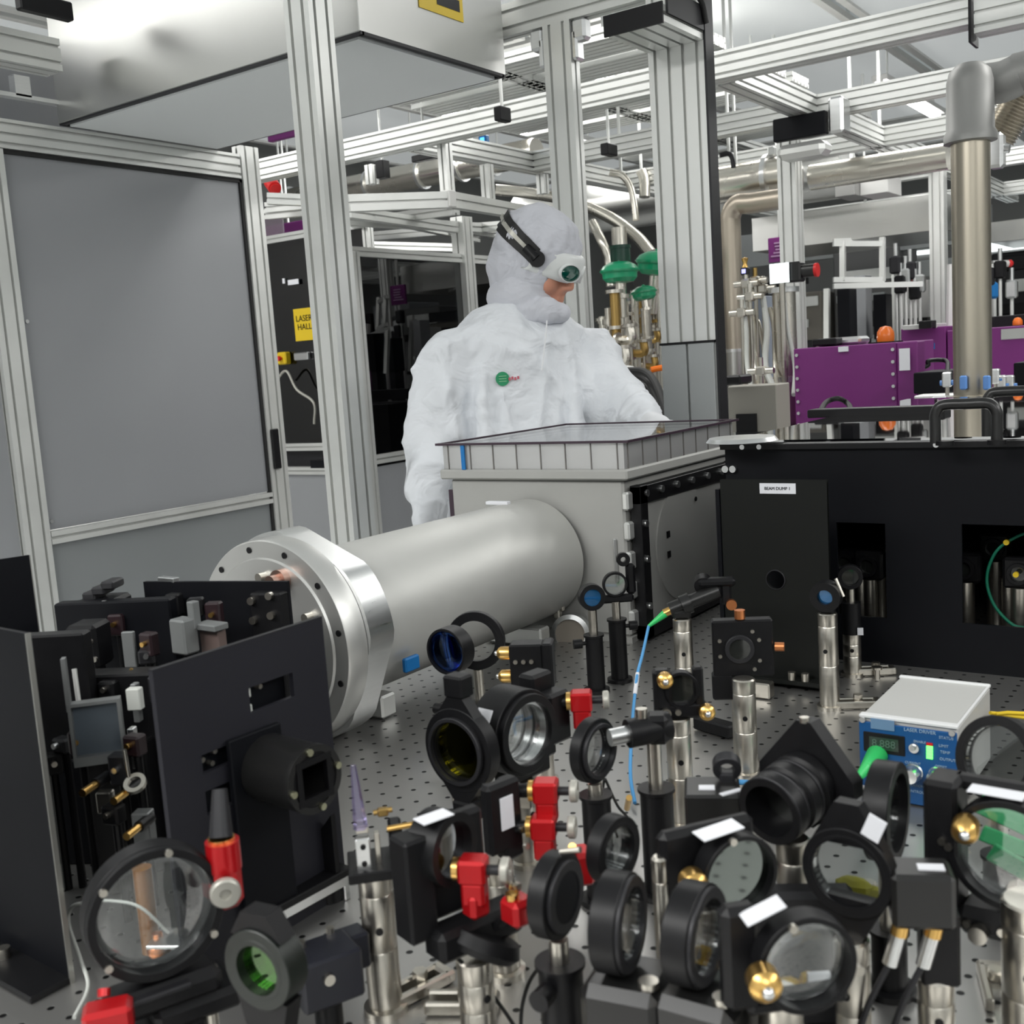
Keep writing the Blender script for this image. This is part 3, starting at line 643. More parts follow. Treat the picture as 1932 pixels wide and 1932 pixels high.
# ================================================================ background on the right
def pbox(name, label, cat, x0, y0, x1, y1, t, dep, m, bev=.003, group=None, rz=0, st=None):
    c = att((x0 + x1) / 2, (y0 + y1) / 2, t); a, b = aty(x0, (y0 + y1) / 2, c.y), aty(x1, (y0 + y1) / 2, c.y); u, v = aty((x0 + x1) / 2, y0, c.y), aty((x0 + x1) / 2, y1, c.y)
    w, h = abs(b.x - a.x), abs(u.z - v.z); o = thing(name, label, cat, (c.x, c.y, v.z), rz, group)
    MB().box((0, dep / 2, h / 2), (w, dep, h), bev).build('body', m, o)
    if st == 'floor': MB().box((0, dep / 2, -v.z / 2), (w * .8, dep * .8, v.z)).build('stand', dgrey, o)
    elif st == 'ceiling': MB().cyl((0, dep / 2, h), (0, dep / 2, 3.26 - v.z), .01, n=8).build('hanger', alu, o)
    return o, w, h
# grey equipment racks across the far end
random.seed(21)
for i in range(13):
    x = -4.6 + i * .52; hh = random.uniform(1.75, 2.12); o = thing('equipment_rack', 'grey equipment rack standing far back in the laboratory', 'rack', (x, 8.6 + random.uniform(-.3, .3), 0), group='racks across the far end')
    MB().box((0, 0, hh / 2), (.48, .5, hh), .01).build('body', (mat('rack_grey', (.16, .16, .16), .5), greyp, dgrey, mat('rack_warm', (.24, .22, .19), .5))[i % 4], o)
    for k in range(6): MB().box((random.uniform(-.06, .06), -.255, 1.05 + k * .16), (.36, .02, random.uniform(.05, .12)), .004).build('unit_front', (dgrey, black, alu, greyp2)[random.randrange(4)], o)
# nearest purple cabinet
pc, w_, h_ = pbox('purple_cabinet', 'nearest purple sheet metal cabinet with a white card hanging at its right', 'cabinet', 1497, 652, 1690, 812, 3.9, .5, purple, st='floor')
c0 = pc.location; MB().box((w_ / 2 + .035, .05, h_ / 2), (.07, .1, h_), .004).build('side_panel', purple, pc)
sc_ = MB()
for i in range(7): sc_.disc((-w_ / 2 + .012, -.002, h_ * (.08 + .14 * i)), (0, 1, 0), .006, .006, 10); sc_.disc((w_ / 2 - .012, -.002, h_ * (.08 + .14 * i)), (0, 1, 0), .006, .006, 10)
sc_.each('screw', alu_b, pc)
MB().box((.0, -.002, h_ - .012), (.035, .006, .018)).build('name_plate', label_m, pc)
k_ = tag(MB().box((c0.x + w_ / 2 + .03, c0.y - .012, c0.z + h_ - .06), (.036, .003, .075)).build('white_card', label_m), 'white card hanging on the corner of the nearest purple cabinet', 'card')
bl = thing('beacon_light', 'orange beacon lamp on the nearest purple cabinet', 'beacon', att(1671, 640, 3.95)); R_ = 16 * 3.95 / FPX
MB().lathe([(0, R_ * 1.9), (.6 * R_, R_ * 1.75), (.95 * R_, R_ * 1.2), (R_, .5 * R_), (R_ * .95, 0)], (0, 0, -.01), (0, 0, 1), 28).build('dome', orange, bl); MB().disc((0, 0, -.018), (0, 0, 1), .06, .02).build('base', black, bl)
tag(MB().box(att(1590, 644, 4.1), (.17, .12, .03), .01).build('lid_plate', alu_b), 'pale lid lying on top of the nearest purple cabinet', 'lid')
tag(MB().box(att(1562, 645, 4.05), (.09, .09, .025), .004).build('black_plate', black), 'small black plate on the left top of the nearest purple cabinet', 'plate')
pq_, w_, h_ = pbox('purple_cabinet', 'long purple cabinet standing behind the far post, left part', 'cabinet', 1700, 618, 1784, 706, 5.6, .5, purple, st='floor')
o, w_, h_ = pbox('purple_cabinet', 'long purple cabinet at the right edge with a pale plate', 'cabinet', 1785, 617, 1990, 735, 5.4, .5, purple, st='floor')
MB().box((w_ * .12, -.003, h_ * .88), (.11, .005, .05)).build('pale_plate', mat('pale_plate_grey', (.45, .46, .44), .5), o)
pbox('white_tray', 'flat white tray on the left purple cabinet behind the far post', 'tray', 1702, 612, 1758, 621, 5.5, .3, white)
pbox('black_box', 'small black box on the white tray behind the far post', 'box', 1733, 605, 1757, 620, 5.45, .1, black)
c = aty(1738, 655, pq_.location.y - .002)
text('blue_lettering', 'REGEN', .045, face(c - pq_.location, (1, 0, 0), (0, -1, 0)), bluep, pq_)
o, w_, h_ = pbox('black_instrument', 'long black instrument on the right purple cabinet', 'instrument', 1866, 593, 1990, 620, 5.5, .3, black)
bl2 = thing('beacon_light', 'orange beacon lamp at the right edge on the black instrument', 'beacon', att(1920, 612, 5.4)); R2 = 9 * 5.4 / FPX
MB().lathe([(0, R2 * 1.9), (.6 * R2, R2 * 1.75), (.95 * R2, R2 * 1.2), (R2, .5 * R2), (R2 * .95, 0)], (0, 0, -.01), (0, 0, 1), 24).build('dome', orange, bl2); MB().disc((0, 0, -.01), (0, 0, 1), R2 * 1.2, .012).build('base', black, bl2)
# black boxes and fittings in front of the purple cabinets
pbox('black_box', 'black box between the nearest purple cabinet and the big vertical pipe', 'box', 1723, 702, 1790, 742, 3.6, .25, blackp, st='floor')
pbox('black_box', 'black box at the right edge in front of the purple cabinet', 'box', 1912, 683, 1990, 745, 3.6, .3, blackp, st='floor')
tag(MB().tube([att(1722, 700, 3.9), att(1750, 690, 3.9), att(1752, 681, 3.9), att(1785, 681, 3.9), att(1788, 702, 3.7)], .008).build('bent_rod', black), 'thin black bent rod left of the big vertical pipe', 'rod')
for i, (px, py) in enumerate(((1787, 716), (1878, 710), (1890, 722), (1905, 722))):
    o = thing('metal_fitting', 'small metal and blue fitting beside the collar of the big vertical pipe', 'fitting', att(px, py, 3.3), group='fittings around the vertical pipe'); prop(o, o.location, 0, .006, steel)
    MB().box((0, 0, 0), (.025, .03, .045), .004).build('block', alu_b, o); MB().cyl((-.02, 0, -.01), (.02, 0, -.01), .008).build('nut', MATS['pale_blue_plastic'], o)
o, w_, h_ = pbox('table_rail', 'pale aluminium rail under the black box near the big vertical pipe', 'rail', 1720, 742, 1990, 752, 3.3, .1, alu, st='floor')
pbox('grey_plinth', 'warm grey plinth under the big vertical pipe', 'plinth', 1752, 756, 1845, 790, 2.9, .2, mat('warm_grey_plinth', (.25, .24, .21), .5), st='floor')
# ceiling duct boxes
o, w_, h_ = pbox('filter_box', 'long steel filter box with reflections under the beams at the right', 'filter unit', 1410, 388, 1770, 455, 6.6, .9, sheet, st='ceiling')
pbox('filter_box', 'pale box hanging right of the rear post below the silver pipe', 'filter unit', 1622, 332, 1675, 366, 5.7, .25, white, st='ceiling')
pbox('filter_box', 'grey box hanging just left of the pale box below the silver pipe', 'filter unit', 1575, 334, 1612, 370, 5.7, .25, MATS['dull_grey_cap'], st='ceiling')
pbox('filter_box', 'grey steel box under the ceiling right of the big vertical pipe', 'filter unit', 1868, 412, 1990, 452, 7.5, .8, sheet, st='ceiling')
lw = thing('lit_window', 'bright lit window pane at the far right behind the equipment', 'window', aty(1905, 540, 11.985))
MB().box((0, 0, 0), (.55, .02, .42)).build('pane', lit_win, lw); MB().box((-.02, -.03, .02), (.03, .03, .42)).box((0, -.03, .22), (.56, .03, .03)).build('frame', greyp2, lw)
ls = thing('lit_window', 'long bright strip of window high at the far right', 'window', aty(1915, 462, 11.985)); MB().box((0, 0, 0), (.7, .02, .085)).build('pane', lit_win, ls)
ls = thing('lit_window', 'small bright window strip between the rear post and the far post', 'window', aty(1735, 477, 11.985)); MB().box((0, 0, 0), (.3, .02, .04)).build('pane', lit_win, ls)
o = thing('swing_arm', 'white arm with red tip in front of the lit window', 'arm', att(1872, 498, 6.5)); q = att(1905, 497, 6.5) - o.location; MB().cyl((0, 0, 0), q, .02).build('arm', white, o); MB().ell(q, (.022, .022, .022)).build('red_cap', redp, o); prop(o, o.location, .9, .015)
o = thing('blue_valve', 'blue valve body standing just right of the big vertical pipe', 'valve', att(1876, 548, 6.5)); MB().box((0, 0, 0), (.045, .05, .1), .015).build('body', bluep, o); prop(o, o.location, .9, .012)
# white display, camera and purple sign
o, w_, h_ = pbox('display', 'bright white square display left of the rear post', 'display', 1453, 497, 1489, 534, 4.15, .04, blackp); prop(o, o.location + V((0, .02, 0)), 0, .012, steel); MB().box((0, -.003, h_ / 2), (w_, .004, h_)).build('screen', lamp_mat('lit_white_screen', (.9, 1, 1), 1.3), o)
cm = thing('camera', 'black camera with red rear ring right of the white display', 'camera', att(1505, 513, 4.15))
MB().box((-.01, 0, 0), (.06, .06, .075), .006).build('body', bkplastic, cm); MB().cyl((.02, 0, 0), (.07, 0, 0), .024).build('lens_barrel', bkplastic, cm); MB().cyl((.068, 0, 0), (.078, 0, 0), .026).build('ring', redp, cm)
o, w_, h_ = pbox('sign', 'small purple sign hanging high left of the rear post', 'sign', 1449, 447, 1493, 494, 6.0, .02, purple, st='ceiling')
lt = MB()
for i in range(5): lt.box((random.uniform(-.01, .01), -.002, h_ * (.25 + .13 * i)), (w_ * random.uniform(.4, .7), .003, .008))
lt.build('pale_lines', mat('pale_violet_print', (.5, .3, .5), .6), o)
# steel cylinder chamber with tubes right of the tan pipe
cv = att(1482, 650, 4.3); o = thing('vacuum_column', 'upright steel vacuum column right of the tan pipe', 'vacuum column', (cv.x, cv.y, .9))
hv = att(1478, 548, 4.3).z - .9; MB().cyl((0, 0, -.9), (0, 0, hv), .045).build('column', pipe_m, o); f = MB()
for z in (.1, hv * .5, hv): f.disc((0, 0, z), (0, 0, 1), .06, .02)
f.each('flange', alu_b, o)
random.seed(3)
for i in range(7):
    px = 1400 + i * 13; t = 4.2 + .1 * (i % 3); a = att(px, 560 + 20 * (i % 3), t)
    o = thing('steel_hose', 'bright curved steel hose in the tangle right of the tan pipe', 'hose', (0, 0, 0), group='steel hoses right of the tan pipe')
    MB().tube([a, att(px + 8, 620, t), att(px + random.uniform(5, 25), 690, t), att(px + random.uniform(10, 30), 745, t - .1)], .009 + .003 * (i % 2)).build('hose', (creamw, pipe_m, steel)[i % 3], o)
for i, (px, py, t) in enumerate(((1408, 535, 4.3), (1425, 530, 4.3), (1415, 560, 4.2), (1440, 545, 4.3), (1400, 590, 4.2), (1436, 700, 4.1))):
    o = thing('valve_block', 'small steel valve block in the fittings right of the tan pipe', 'valve', att(px, py, t), group='valve blocks right of the tan pipe'); prop(o, o.location, .0, .008, steel)
    MB().box((0, 0, 0), (.035, .04, .035), .006).build('body', steel, o); MB().cyl((-.05, 0, 0), (.05, 0, 0), .012).build('port', pipe_m, o); MB().cyl((0, 0, 0), (0, 0, .05), .009).build('stem', (brassy if i == 1 else pipe_m), o)
o = thing('gauge', 'small gauge with violet screen and gold top right of the tan pipe', 'gauge', att(1406, 512, 4.3)); prop(o, o.location, .0, .008, steel); MB().box((0, 0, 0), (.03, .03, .03), .004).build('body', dgrey, o); MB().box((0, -.016, 0), (.016, .002, .016)).build('screen', lamp_mat('lit_violet_screen', (.4, .4, 1), 1), o); MB().lathe([(.012, .015), (.008, .03), (.014, .05), (0, .055)], (0, 0, 0), (0, 0, 1), 16).build('gold_fitting', gold, o)
o, w_, h_ = pbox('white_cabinet', 'warm white cabinet low between the double post and the purple cabinet', 'cabinet', 1374, 727, 1465, 815, 3.6, .12, mat('warm_white_cabinet', (.33, .315, .275), .45), st='floor'); MB().box((-.02, -.004, h_ * .2), (.07, .01, .06)).build('black_slot', black, o)
tag(MB().box(att(1392, 716, 3.55), (.06, .1, .03), .006).build('black_box', black), 'small black box on the warm white cabinet', 'box')
pbox('grey_cabinet', 'tall blue grey cabinet behind the steel hoses', 'cabinet', 1400, 560, 1450, 740, 5.2, .3, mat('blue_grey_cabinet', (.22, .25, .30), .5), st='floor')
o, w_, h_ = pbox('rack', 'pale equipment rack with white panel left of the far post', 'rack', 1700, 530, 1752, 600, 6.4, .2, white, st='floor'); MB().box((0, -.003, h_ + .01), (w_ * .6, .01, .02)).build('red_top', redp, o)
for i, (x0, x1, y0_, y1_, t) in enumerate(((1580, 1604, 545, 640, 5.9), (1648, 1672, 555, 640, 6.1), (1612, 1634, 520, 640, 6.3))):
    pbox('equipment_column', 'dark upright equipment column behind the nearest purple cabinet', 'column', x0, y0_, x1, y1_, t, .12, (blackp, blackp, greyp)[i], group='dark columns behind the purple cabinet', st='floor')
fr = thing('tube_rack', 'pale square tube rack behind the nearest purple cabinet', 'rack', att(1620, 520, 6.0)); f0 = fr.location
for a, b in (((1572, 460, 6), (1668, 460, 6)), ((1572, 528, 6), (1668, 528, 6)), ((1590, 455, 6), (1590, 530, 6)), ((1665, 448, 6), (1665, 530, 6)), ((1572, 540, 6), (1740, 536, 6)), ((1572, 455, 6.6), (1660, 452, 6.6)), ((1688, 500, 6.3), (1688, 640, 6.3)), ((1560, 545, 6), (1560, 650, 6))):
    a, b = att(*a), att(*b); MB().cyl(a - f0, b - f0, .02, n=4, ph=PI / 4).build('tube', alu, fr)
for i in range(9):
    px = 1690 + i * 9 if i < 6 else 1865 + (i - 6) * 22; a = att(px, 500 + (i * 37) % 50, 6.2)
    o = thing('small_instrument', 'small dark instrument far back in the laboratory', 'instrument', a, group='small far instruments'); MB().box((0, 0, 0), (.06, .06, .1), .01).build('body', (dgrey, black, alu_b)[i % 3], o); MB().cyl((0, 0, .04), (0, 0, .12), .012).build('knob', alu_b, o); prop(o, a, .9, .01)
tag(MB().tube([att(1795, 620, 6), att(1797, 500, 6)], .03).build('white_pipe', white), 'thin white upright pipe between the far post and the big pipe', 'pipe')
tag(MB().box((att(1600, 452, 8.2)), (2.0, .1, .25)).build('bulkhead', greyp2), 'pale grey bulkhead across the far end of the laboratory', 'bulkhead')

# ================================================================ the optical table and what stands on it
ot = thing('optical_table', 'large perforated steel optical table in the foreground', 'table', (0, 0, 0))
# top outline: wide near, its far left corner cut back before the aisle
outl = [(-1.42, -.2), (1.3, -.2), (1.3, 2.85), (-.75, 2.85), (-.75, 2.03), (-1.42, 2.03)]
MB().prism(outl, (0, 0, TZ - .03), (0, 0, 1), .06, (0, 1, 0)).build('table_top', tablem, ot)
outl2 = [(x * .995, y * .995) for x, y in outl]
MB().prism(outl2, (0, 0, TZ - .17), (0, 0, 1), .22, (0, 1, 0)).build('core', blackp, ot)
for x, y in ((-1.3, .0), (1.15, 0), (1.15, 2.7), (-.6, 2.7), (-1.3, 1.8)): MB().box((x, y, .31), (.14, .14, .62), .01).build('leg', black, ot)

# ---- white square vacuum chamber
CX0, CX1, CY0, CY1, CZ = -1.245, -.885, 1.575, 2.0, 1.19
vc = thing('vacuum_chamber', 'pale grey square metal vacuum chamber with a clear lid, in front of the person', 'vacuum chamber', ((CX0 + CX1) / 2, (CY0 + CY1) / 2, TZ))
cx, cy = vc.location.x, vc.location.y; WX, WY = CX1 - CX0, CY1 - CY0; H1 = 1.176 - TZ
MB().box((0, 0, H1 / 2 + .005), (WX, WY, H1 - .01), .004).build('body', chamber, vc)
MB().box((0, 0, H1 + .009), (WX + .03, WY + .025, .018), .003).build('top_flange', chamber, vc)
MB().box((0, .0, .005), (WX + .01, WY + .01, .01)).build('base', chamber, vc)
zl = H1 + .018; lw_, ld = WX + .016, WY + .012; lh = .044
g = MB()
for s in (-1, 1): g.box((0, s * (ld / 2 - .003), zl + lh / 2), (lw_, .006, lh)); g.box((s * (lw_ / 2 - .003), 0, zl + lh / 2), (.006, ld - .012, lh))
g.build('clear_wall', thin_glass('lid_acrylic', (.92, .92, .92), .42, rough=.5), vc)
d_ = MB()
for i in range(8):
    x = -lw_ / 2 + .012 + i * (lw_ - .024) / 7
    d_.box((x, -ld / 2 - .001, zl + lh / 2), (.0018, .002, lh)); d_.box((x, ld / 2 + .001, zl + lh / 2), (.0018, .002, lh))
for i in range(9):
    y = -ld / 2 + .012 + i * (ld - .024) / 8; d_.box((lw_ / 2 + .001, y, zl + lh / 2), (.002, .0018, lh))
d_.each('lid_rod', mat('lid_rod_grey', (.22, .21, .2), .4), vc)
e_ = MB()
violet = mat('dark_violet_edge', (.05, .03, .045), .35)
for s in (-1, 1): e_.box((0, s * (ld / 2 + .004), zl + lh + .002), (lw_ + .024, .006, .004)); e_.box((s * (lw_ / 2 + .008), 0, zl + lh + .002), (.006, ld + .008, .004))
e_.build('lid_edge', violet, vc)
MB().box((0, 0, zl + lh + .001), (lw_ + .016, ld + .008, .003)).build('clear_lid', thin_glass('lid_glass', (.95, .95, .95), .14), vc)
c = aty(867, 857, CY0 - .02); MB().box((c.x - cx, -ld / 2 - .004, zl + lh / 2), (.008, .003, lh)).build('blue_tape', bluep, vc)
# clamps on the left edge and black flange on the right face
for z in (.06, .16): MB().box((-WX / 2 - .009, -WY / 2 + .03, z + .03), (.016, .03, .05), .003).build('clamp', alu_b, vc)
MB().box((-WX / 2 - .004, -WY / 2 + .012, .18), (.012, .016, .15)).build('left_bar', violet, vc)
c2 = MB()
for z in (.04, .09, .14, .19, .24): c2.box((WX / 2 + .004, -WY / 2 + .006, z), (.012, .022, .03), .003)
c2.each('corner_block', alu, vc); MB().box((WX / 2 - .02, -WY / 2 - .003, .14), (.006, .006, .075), .002).build('hinge_pin', alu_b, vc)
fr_ = MB(); fx_ = WX / 2 + .015; fy0, fy1 = -WY / 2 + .012, WY / 2 - .01; ft, fb = .264, .004
fr_.box((fx_, (fy0 + fy1) / 2, ft - .016), (.02, fy1 - fy0, .03), .001).box((fx_, (fy0 + fy1) / 2, fb + .012), (.02, fy1 - fy0, .024), .001)
fr_.box((fx_, fy0 + .0125, (ft + fb) / 2), (.02, .025, ft - fb), .001).box((fx_, fy1 - .0125, (ft + fb) / 2), (.02, .025, ft - fb), .001)
fr_.build('door_flange', black, vc)
MB().box((fx_ - .003, (fy0 + fy1) / 2, .132), (.016, fy1 - fy0 - .045, .21)).build('door_plate', chamber, vc)
ccy = aty(1275, 1025, 1.727).y - cy; MB().disc((fx_ + .005, -.045, .145), (1, 0, 0), .103, .006, 64).build('round_cover', chamber, vc)
s_ = MB()
for y in (fy0 + .02, fy0 + .075, fy0 + .135, fy0 + .195, fy0 + .26, fy0 + .32): s_.disc((fx_ + .011, y, ft - .014), (1, 0, 0), .006, .006, 14)
for z in (.06, .14, .2): s_.disc((fx_ + .011, fy0 + .012, z), (1, 0, 0), .006, .006, 14)
s_.each('flange_screw', alu_b, vc)
h_ = MB()
for y, z in ((-.105, .168), (-.105, .133)): h_.box((fx_ + .0085, y, z), (.002, .011, .011))
for a in (.9, -.95): h_.disc((fx_ + .0088, -.045 + .088 * math.cos(a), .145 + .088 * math.sin(a)), (1, 0, 0), .004, .002, 12)
h_.each('small_hole', black, vc)

# ---- big tube with flange
TX, TZc = -1.067, 1.038
tb = thing('beam_tube', 'large satin aluminium tube lying level from the chamber to a round flange', 'tube', (TX, 1.3, TZc))
MB().lathe([(.103, -.31), (.105, -.305), (.105, .262), (.099, .262), (.099, -.31)], (0, 0, 0), (0, 1, 0), 96, True).build('tube_body', tubem, tb)
fl = MB().lathe([(.02, -.352), (.112, -.352), (.114, -.349), (.135, -.349), (.137, -.346), (.137, -.315), (.105, -.315), (.104, -.33), (.02, -.33)], (0, 0, 0), (0, 1, 0), 96, True); fl.build('front_flange', mat('turned_aluminium', (.72, .72, .70), .36, .85, noise=.04, nscale=8), tb)
# rear ring with flats
poly = []
for k in range(72):
    a = 2 * PI * k / 72; r = .143; c_, s2 = math.cos(a), math.sin(a)
    r = min(r, .130 / max(1e-6, abs(c_ * .924 + s2 * .383)), .130 / max(1e-6, abs(-c_ * .383 + s2 * .924))) if True else r
    poly.append((c_ * r, s2 * r))
MB().prism(poly, (0, -.292, 0), (0, 1, 0), .045, (0, 0, 1)).build('rear_ring', alu_b, tb)
ho = MB()
for k in range(12):
    a = 2 * PI * k / 12 + .2; ho.disc((.125 * math.cos(a), -.3495, .125 * math.sin(a)), (0, 1, 0), .0042, .002, 12)
ho.each('bolt_hole', black, tb)
for k in range(6):
    a = 2 * PI * k / 6 + .5; MB().disc((.09 * math.cos(a), -.357, .09 * math.sin(a)), (0, 1, 0), .006, .012, 14).build('bolt', steel, tb)
MB().cyl((.036, -.352, .088), (.036, -.375, .088), .009).cyl((.036, -.352, .088), (.036, -.362, .088), .014).build('side_port', mat('dull_copper', (.45, .3, .25), .35, 1), tb)
MB().box((0, .262, -.0), (.01, .004, .01)).build('rear_pad', tubem, tb)
MB().box((.05, -.235, .108), (.0, .0, .0)) if False else None
MB().box((-.02, .2, .1065), (.045, .012, .006), .001).build('white_tag', label_m, tb)
MB().box((.1055, -.2, -.055), (.008, .03, .02), .002).build('blue_tape', bluep, tb)
for y in (-.2, .2): MB().box((0, y, -.12), (.12, .03, .032), .003).build('support_foot', alu, tb)
# small round port below the tube by the chamber
pt = thing('view_port', 'small round clamp port with tan window under the tube end beside the chamber', 'port', aty(1078, 1195, 1.55))
z_ = pt.location.z - TZ
MB().lathe([(.026, -.012), (.034, -.01), (.034, .01), (.026, .012)], (0, 0, 0), (.35, -1, .1), 40, True).build('clamp_ring', alu_b, pt); MB().disc((0, 0, 0), (.35, -1, .1), .027, .012).build('window', mat('tan_window', (.35, .31, .26), .3), pt)
MB().box((-.022, -.005, .036), (.012, .012, .02), .002).box((-.012, -.005, .048), (.008, .008, .018), .002).build('wing_clamp', steel, pt)
MB().box((.0, .01, -z_ / 2 - .016), (.03, .02, z_ - .036)).build('stand', alu, pt)
tag(MB().box(aty(1120, 1250, 1.5) * 1 + V((0, 0, -.012)), (.12, .05, .03), .002).build('grey_block', greyp), 'low grey metal block on the table under the round clamp port', 'block')

# ---- black laser enclosure on the right
BX0, BX1, BY0, BY1, BZ = -.713, 1.25, 1.602, 2.65, 1.222
be = thing('laser_enclosure', 'long black sheet metal enclosure with smoky clear lid at the right', 'enclosure', ((BX0 + BX1) / 2, BY0, TZ))
ex = be.location.x; Wb = BX1 - BX0; Hb = BZ - TZ
wn = [(aty(1579, 1000, BY0).x - BX0, aty(1620, 1162, BY0).z - TZ, aty(1671, 1000, BY0).x - BX0, aty(1620, 986, BY0).z - TZ),
      (aty(1815, 1000, BY0).x - BX0, aty(1880, 1180, BY0).z - TZ, aty(1815, 1000, BY0).x - BX0 + .17, aty(1880, 990, BY0).z - TZ)]
MB().plate(Wb, Hb, wn, (-Wb / 2, 0, 0), (1, 0, 0), (0, 0, 1), .005).build('front_panel', blackp, be)
MB().box((-Wb / 2 + .003, .52, Hb / 2), (.005, 1.04, Hb)).build('left_panel', blackp, be)
MB().box((Wb / 2 - .003, .52, Hb / 2), (.005, 1.04, Hb)).build('right_panel', blackp, be)
MB().box((0, 1.04, Hb / 2), (Wb, .005, Hb)).build('rear_panel', blackp, be)
MB().box((0, .0, Hb + .004), (Wb + .01, .02, .008)).box((0, 1.04, Hb + .004), (Wb + .01, .02, .008)).box((-Wb / 2, .52, Hb + .004), (.02, 1.02, .008)).build('lid_frame', black, be)
MB().box((0, .52, Hb + .010), (Wb, 1.03, .006)).build('smoky_lid', thin_glass('smoky_lid', (.16, .16, .165), .50, (.9, .9, .9), .02), be)
MB().box((0, .52, Hb - .02), (Wb - .02, 1.0, .004)).build('inner_tray', mat('inner_tray_grey', (.10, .10, .105), .4, .4), be)
hx = [atz(1765, 836, BZ + .01), atz(1881, 834, BZ + .01)]
def handle(label, a, b, h, r=.0075, par=None):
    o = thing('bow_handle', label, 'handle', a); d = V(b) - V(a); k = d * (.012 / d.length)
    MB().tube([(0, 0, 0), (0, 0, h * .55), (0, 0, h - .014), V((0, 0, h - .004)) + k * .4, V((0, 0, h)) + k * 1.2, d * .5 + V((0, 0, h)), d + V((0, 0, h)) - k * 1.2, d + V((0, 0, h - .004)) - k * .4, d + V((0, 0, h - .014)), d + V((0, 0, h * .55)), d], r, 12, 4).build('grip', bkplastic, o)
    MB().disc(k, (0, 0, 1), .012, .006).disc(d - k * 0, (0, 0, 1), .012, .006).build('foot', black, o); return o
handle('black bow handle in front on the lid of the black enclosure', hx[0], hx[1], .052)
a = atz(1862, 815, BZ + .01); handle('black bow handle farther back at the right edge of the smoky lid', a, a + V((.13, .01, 0)), .058)
tag(MB().tube([atz(1548, 775, BZ + .01), att(1560, 758, 2.55), att(1582, 752, 2.55), att(1600, 762, 2.55), atz(1606, 775, BZ + .01)], .006).build('cable_loop', rubber), 'thin black arched cable loop in front of the nearest purple cabinet', 'cable')
tag(MB().box(atz(1655, 776, BZ + .018) + V((.0, .0, .0)), (.26, .05, .016), .002).build('black_bar', black), 'long black bar at the rear of the smoky lid', 'bar')
sl = MB()
for px, py in ((1369, 885), (1383, 885), (1370, 955), (1381, 955)): c = aty(px, py, BY0 - .006); sl.disc((c.x - ex, -.006, c.z - TZ), (0, 1, 0), .0055, .006, 14)
sl.each('corner_screw', alu_b, be)
for px in (1766, 1400, 1432): c = aty(px, 844, BY0 - .01); MB().disc((c.x - ex, -.008, Hb + .004), (0, 1, 0), .004, .006, 12).build('lid_screw', alu_b, be)
wd = tag(MB().lathe([(.0, .006), (.05, .006), (.055, .0), (0, 0)], atz(1400, 832, BZ + .014), (0, 0, 1), 40).build('round_disc', alu_b), 'shiny round metal disc on the left corner of the smoky lid', 'disc')
# front cover plate with round hole
fpx = [aty(1385, 905, 1.5).x, aty(1574, 905, 1.5).x]
PL = [atz(1437, 1284, TZ), atz(1572, 1303, TZ)]
pw = .155; x1p = PL[1].x - .0; x0p = x1p - pw; yp = PL[1].y
fp = thing('cover_plate', 'tall charcoal cover plate with round hole and white label, standing before the black enclosure', 'panel', ((x0p + x1p) / 2, yp, TZ))
ztp = aty(1500, 905, yp).z - TZ; hc = aty(1465, 1093, yp); hr = 18 * proj(hc)[2] / FPX
chm = mat('charcoal_anodised', (.008, .009, .008), .5, 0, .22)
hxl, hzl = hc.x - fp.location.x, hc.z - TZ; pm = MB(); n = 48; pw2 = pw / 2
vs = []; fs = []
for yy in (-.003, .003):
    for k in range(n):
        a = 2 * PI * k / n; vs.append((hxl + hr * math.cos(a), yy, hzl + hr * math.sin(a)))
    for k in range(n):
        a = 2 * PI * k / n; dx, dz = math.cos(a), math.sin(a)
        s = min([q for q in ((pw2 - hxl) / dx if dx > 1e-9 else 9, (-pw2 - hxl) / dx if dx < -1e-9 else 9, (ztp - hzl) / dz if dz > 1e-9 else 9, (0 - hzl) / dz if dz < -1e-9 else 9)])
        vs.append((hxl + dx * s, yy, hzl + dz * s))
for k in range(n):
    j = (k + 1) % n; fs += [(k, j, n + j, n + k), (2 * n + k, 3 * n + k, 3 * n + j, 2 * n + j), (k, 2 * n + k, 2 * n + j, j)]
for cxx, czz in ((pw2, ztp), (-pw2, ztp), (-pw2, 0), (pw2, 0)):   # fill the corners
    ang = math.atan2(czz - hzl, cxx - hxl) % (2 * PI); k = int(ang / (2 * PI) * n); j = (k + 1) % n; b0 = len(vs)
    vs += [(cxx, -.003, czz), (cxx, .003, czz)]; fs += [(n + k, n + j, b0), (3 * n + k, b0 + 1, 3 * n + j)]
pm.add(vs, fs).build('plate', chm, fp, 0)
MB().box((0, -.012, .012), (pw, .024, .006)).build('foot', chm, fp)
lc = aty(1469, 921, yp); lb = MB().box((0, 0, 0), (.052, .001, .0145)).build('white_label', label_m, fp); lb.location = (lc.x - fp.location.x, -.004, lc.z - TZ)
text('label_lettering', 'BEAM DUMP 1', .006, face((0, -.001, 0), (1, 0, 0), (0, -1, 0)), dgrey, lb)
MB().disc((hxl, -.003, hzl), (0, 1, 0), hr, .001, 40) if False else None
MB().ring((hxl, -.0035, hzl), (0, 1, 0), hr * 1.08, hr * .97, .002).build('hole_rim', dgrey, fp)
for px in (1477, 1507): c = atz(px, 1288, TZ + .02); MB().disc((c.x - fp.location.x, -.018, .02), (0, 0, 1), .0055, .012, 14).build('screw', steel, fp)
tag(MB().box(((x0p) - .004, yp + .05, TZ + .14), (.006, .11, .28)).build('side_plate', blackp), 'narrow black plate closing the gap left of the charcoal cover plate', 'panel')
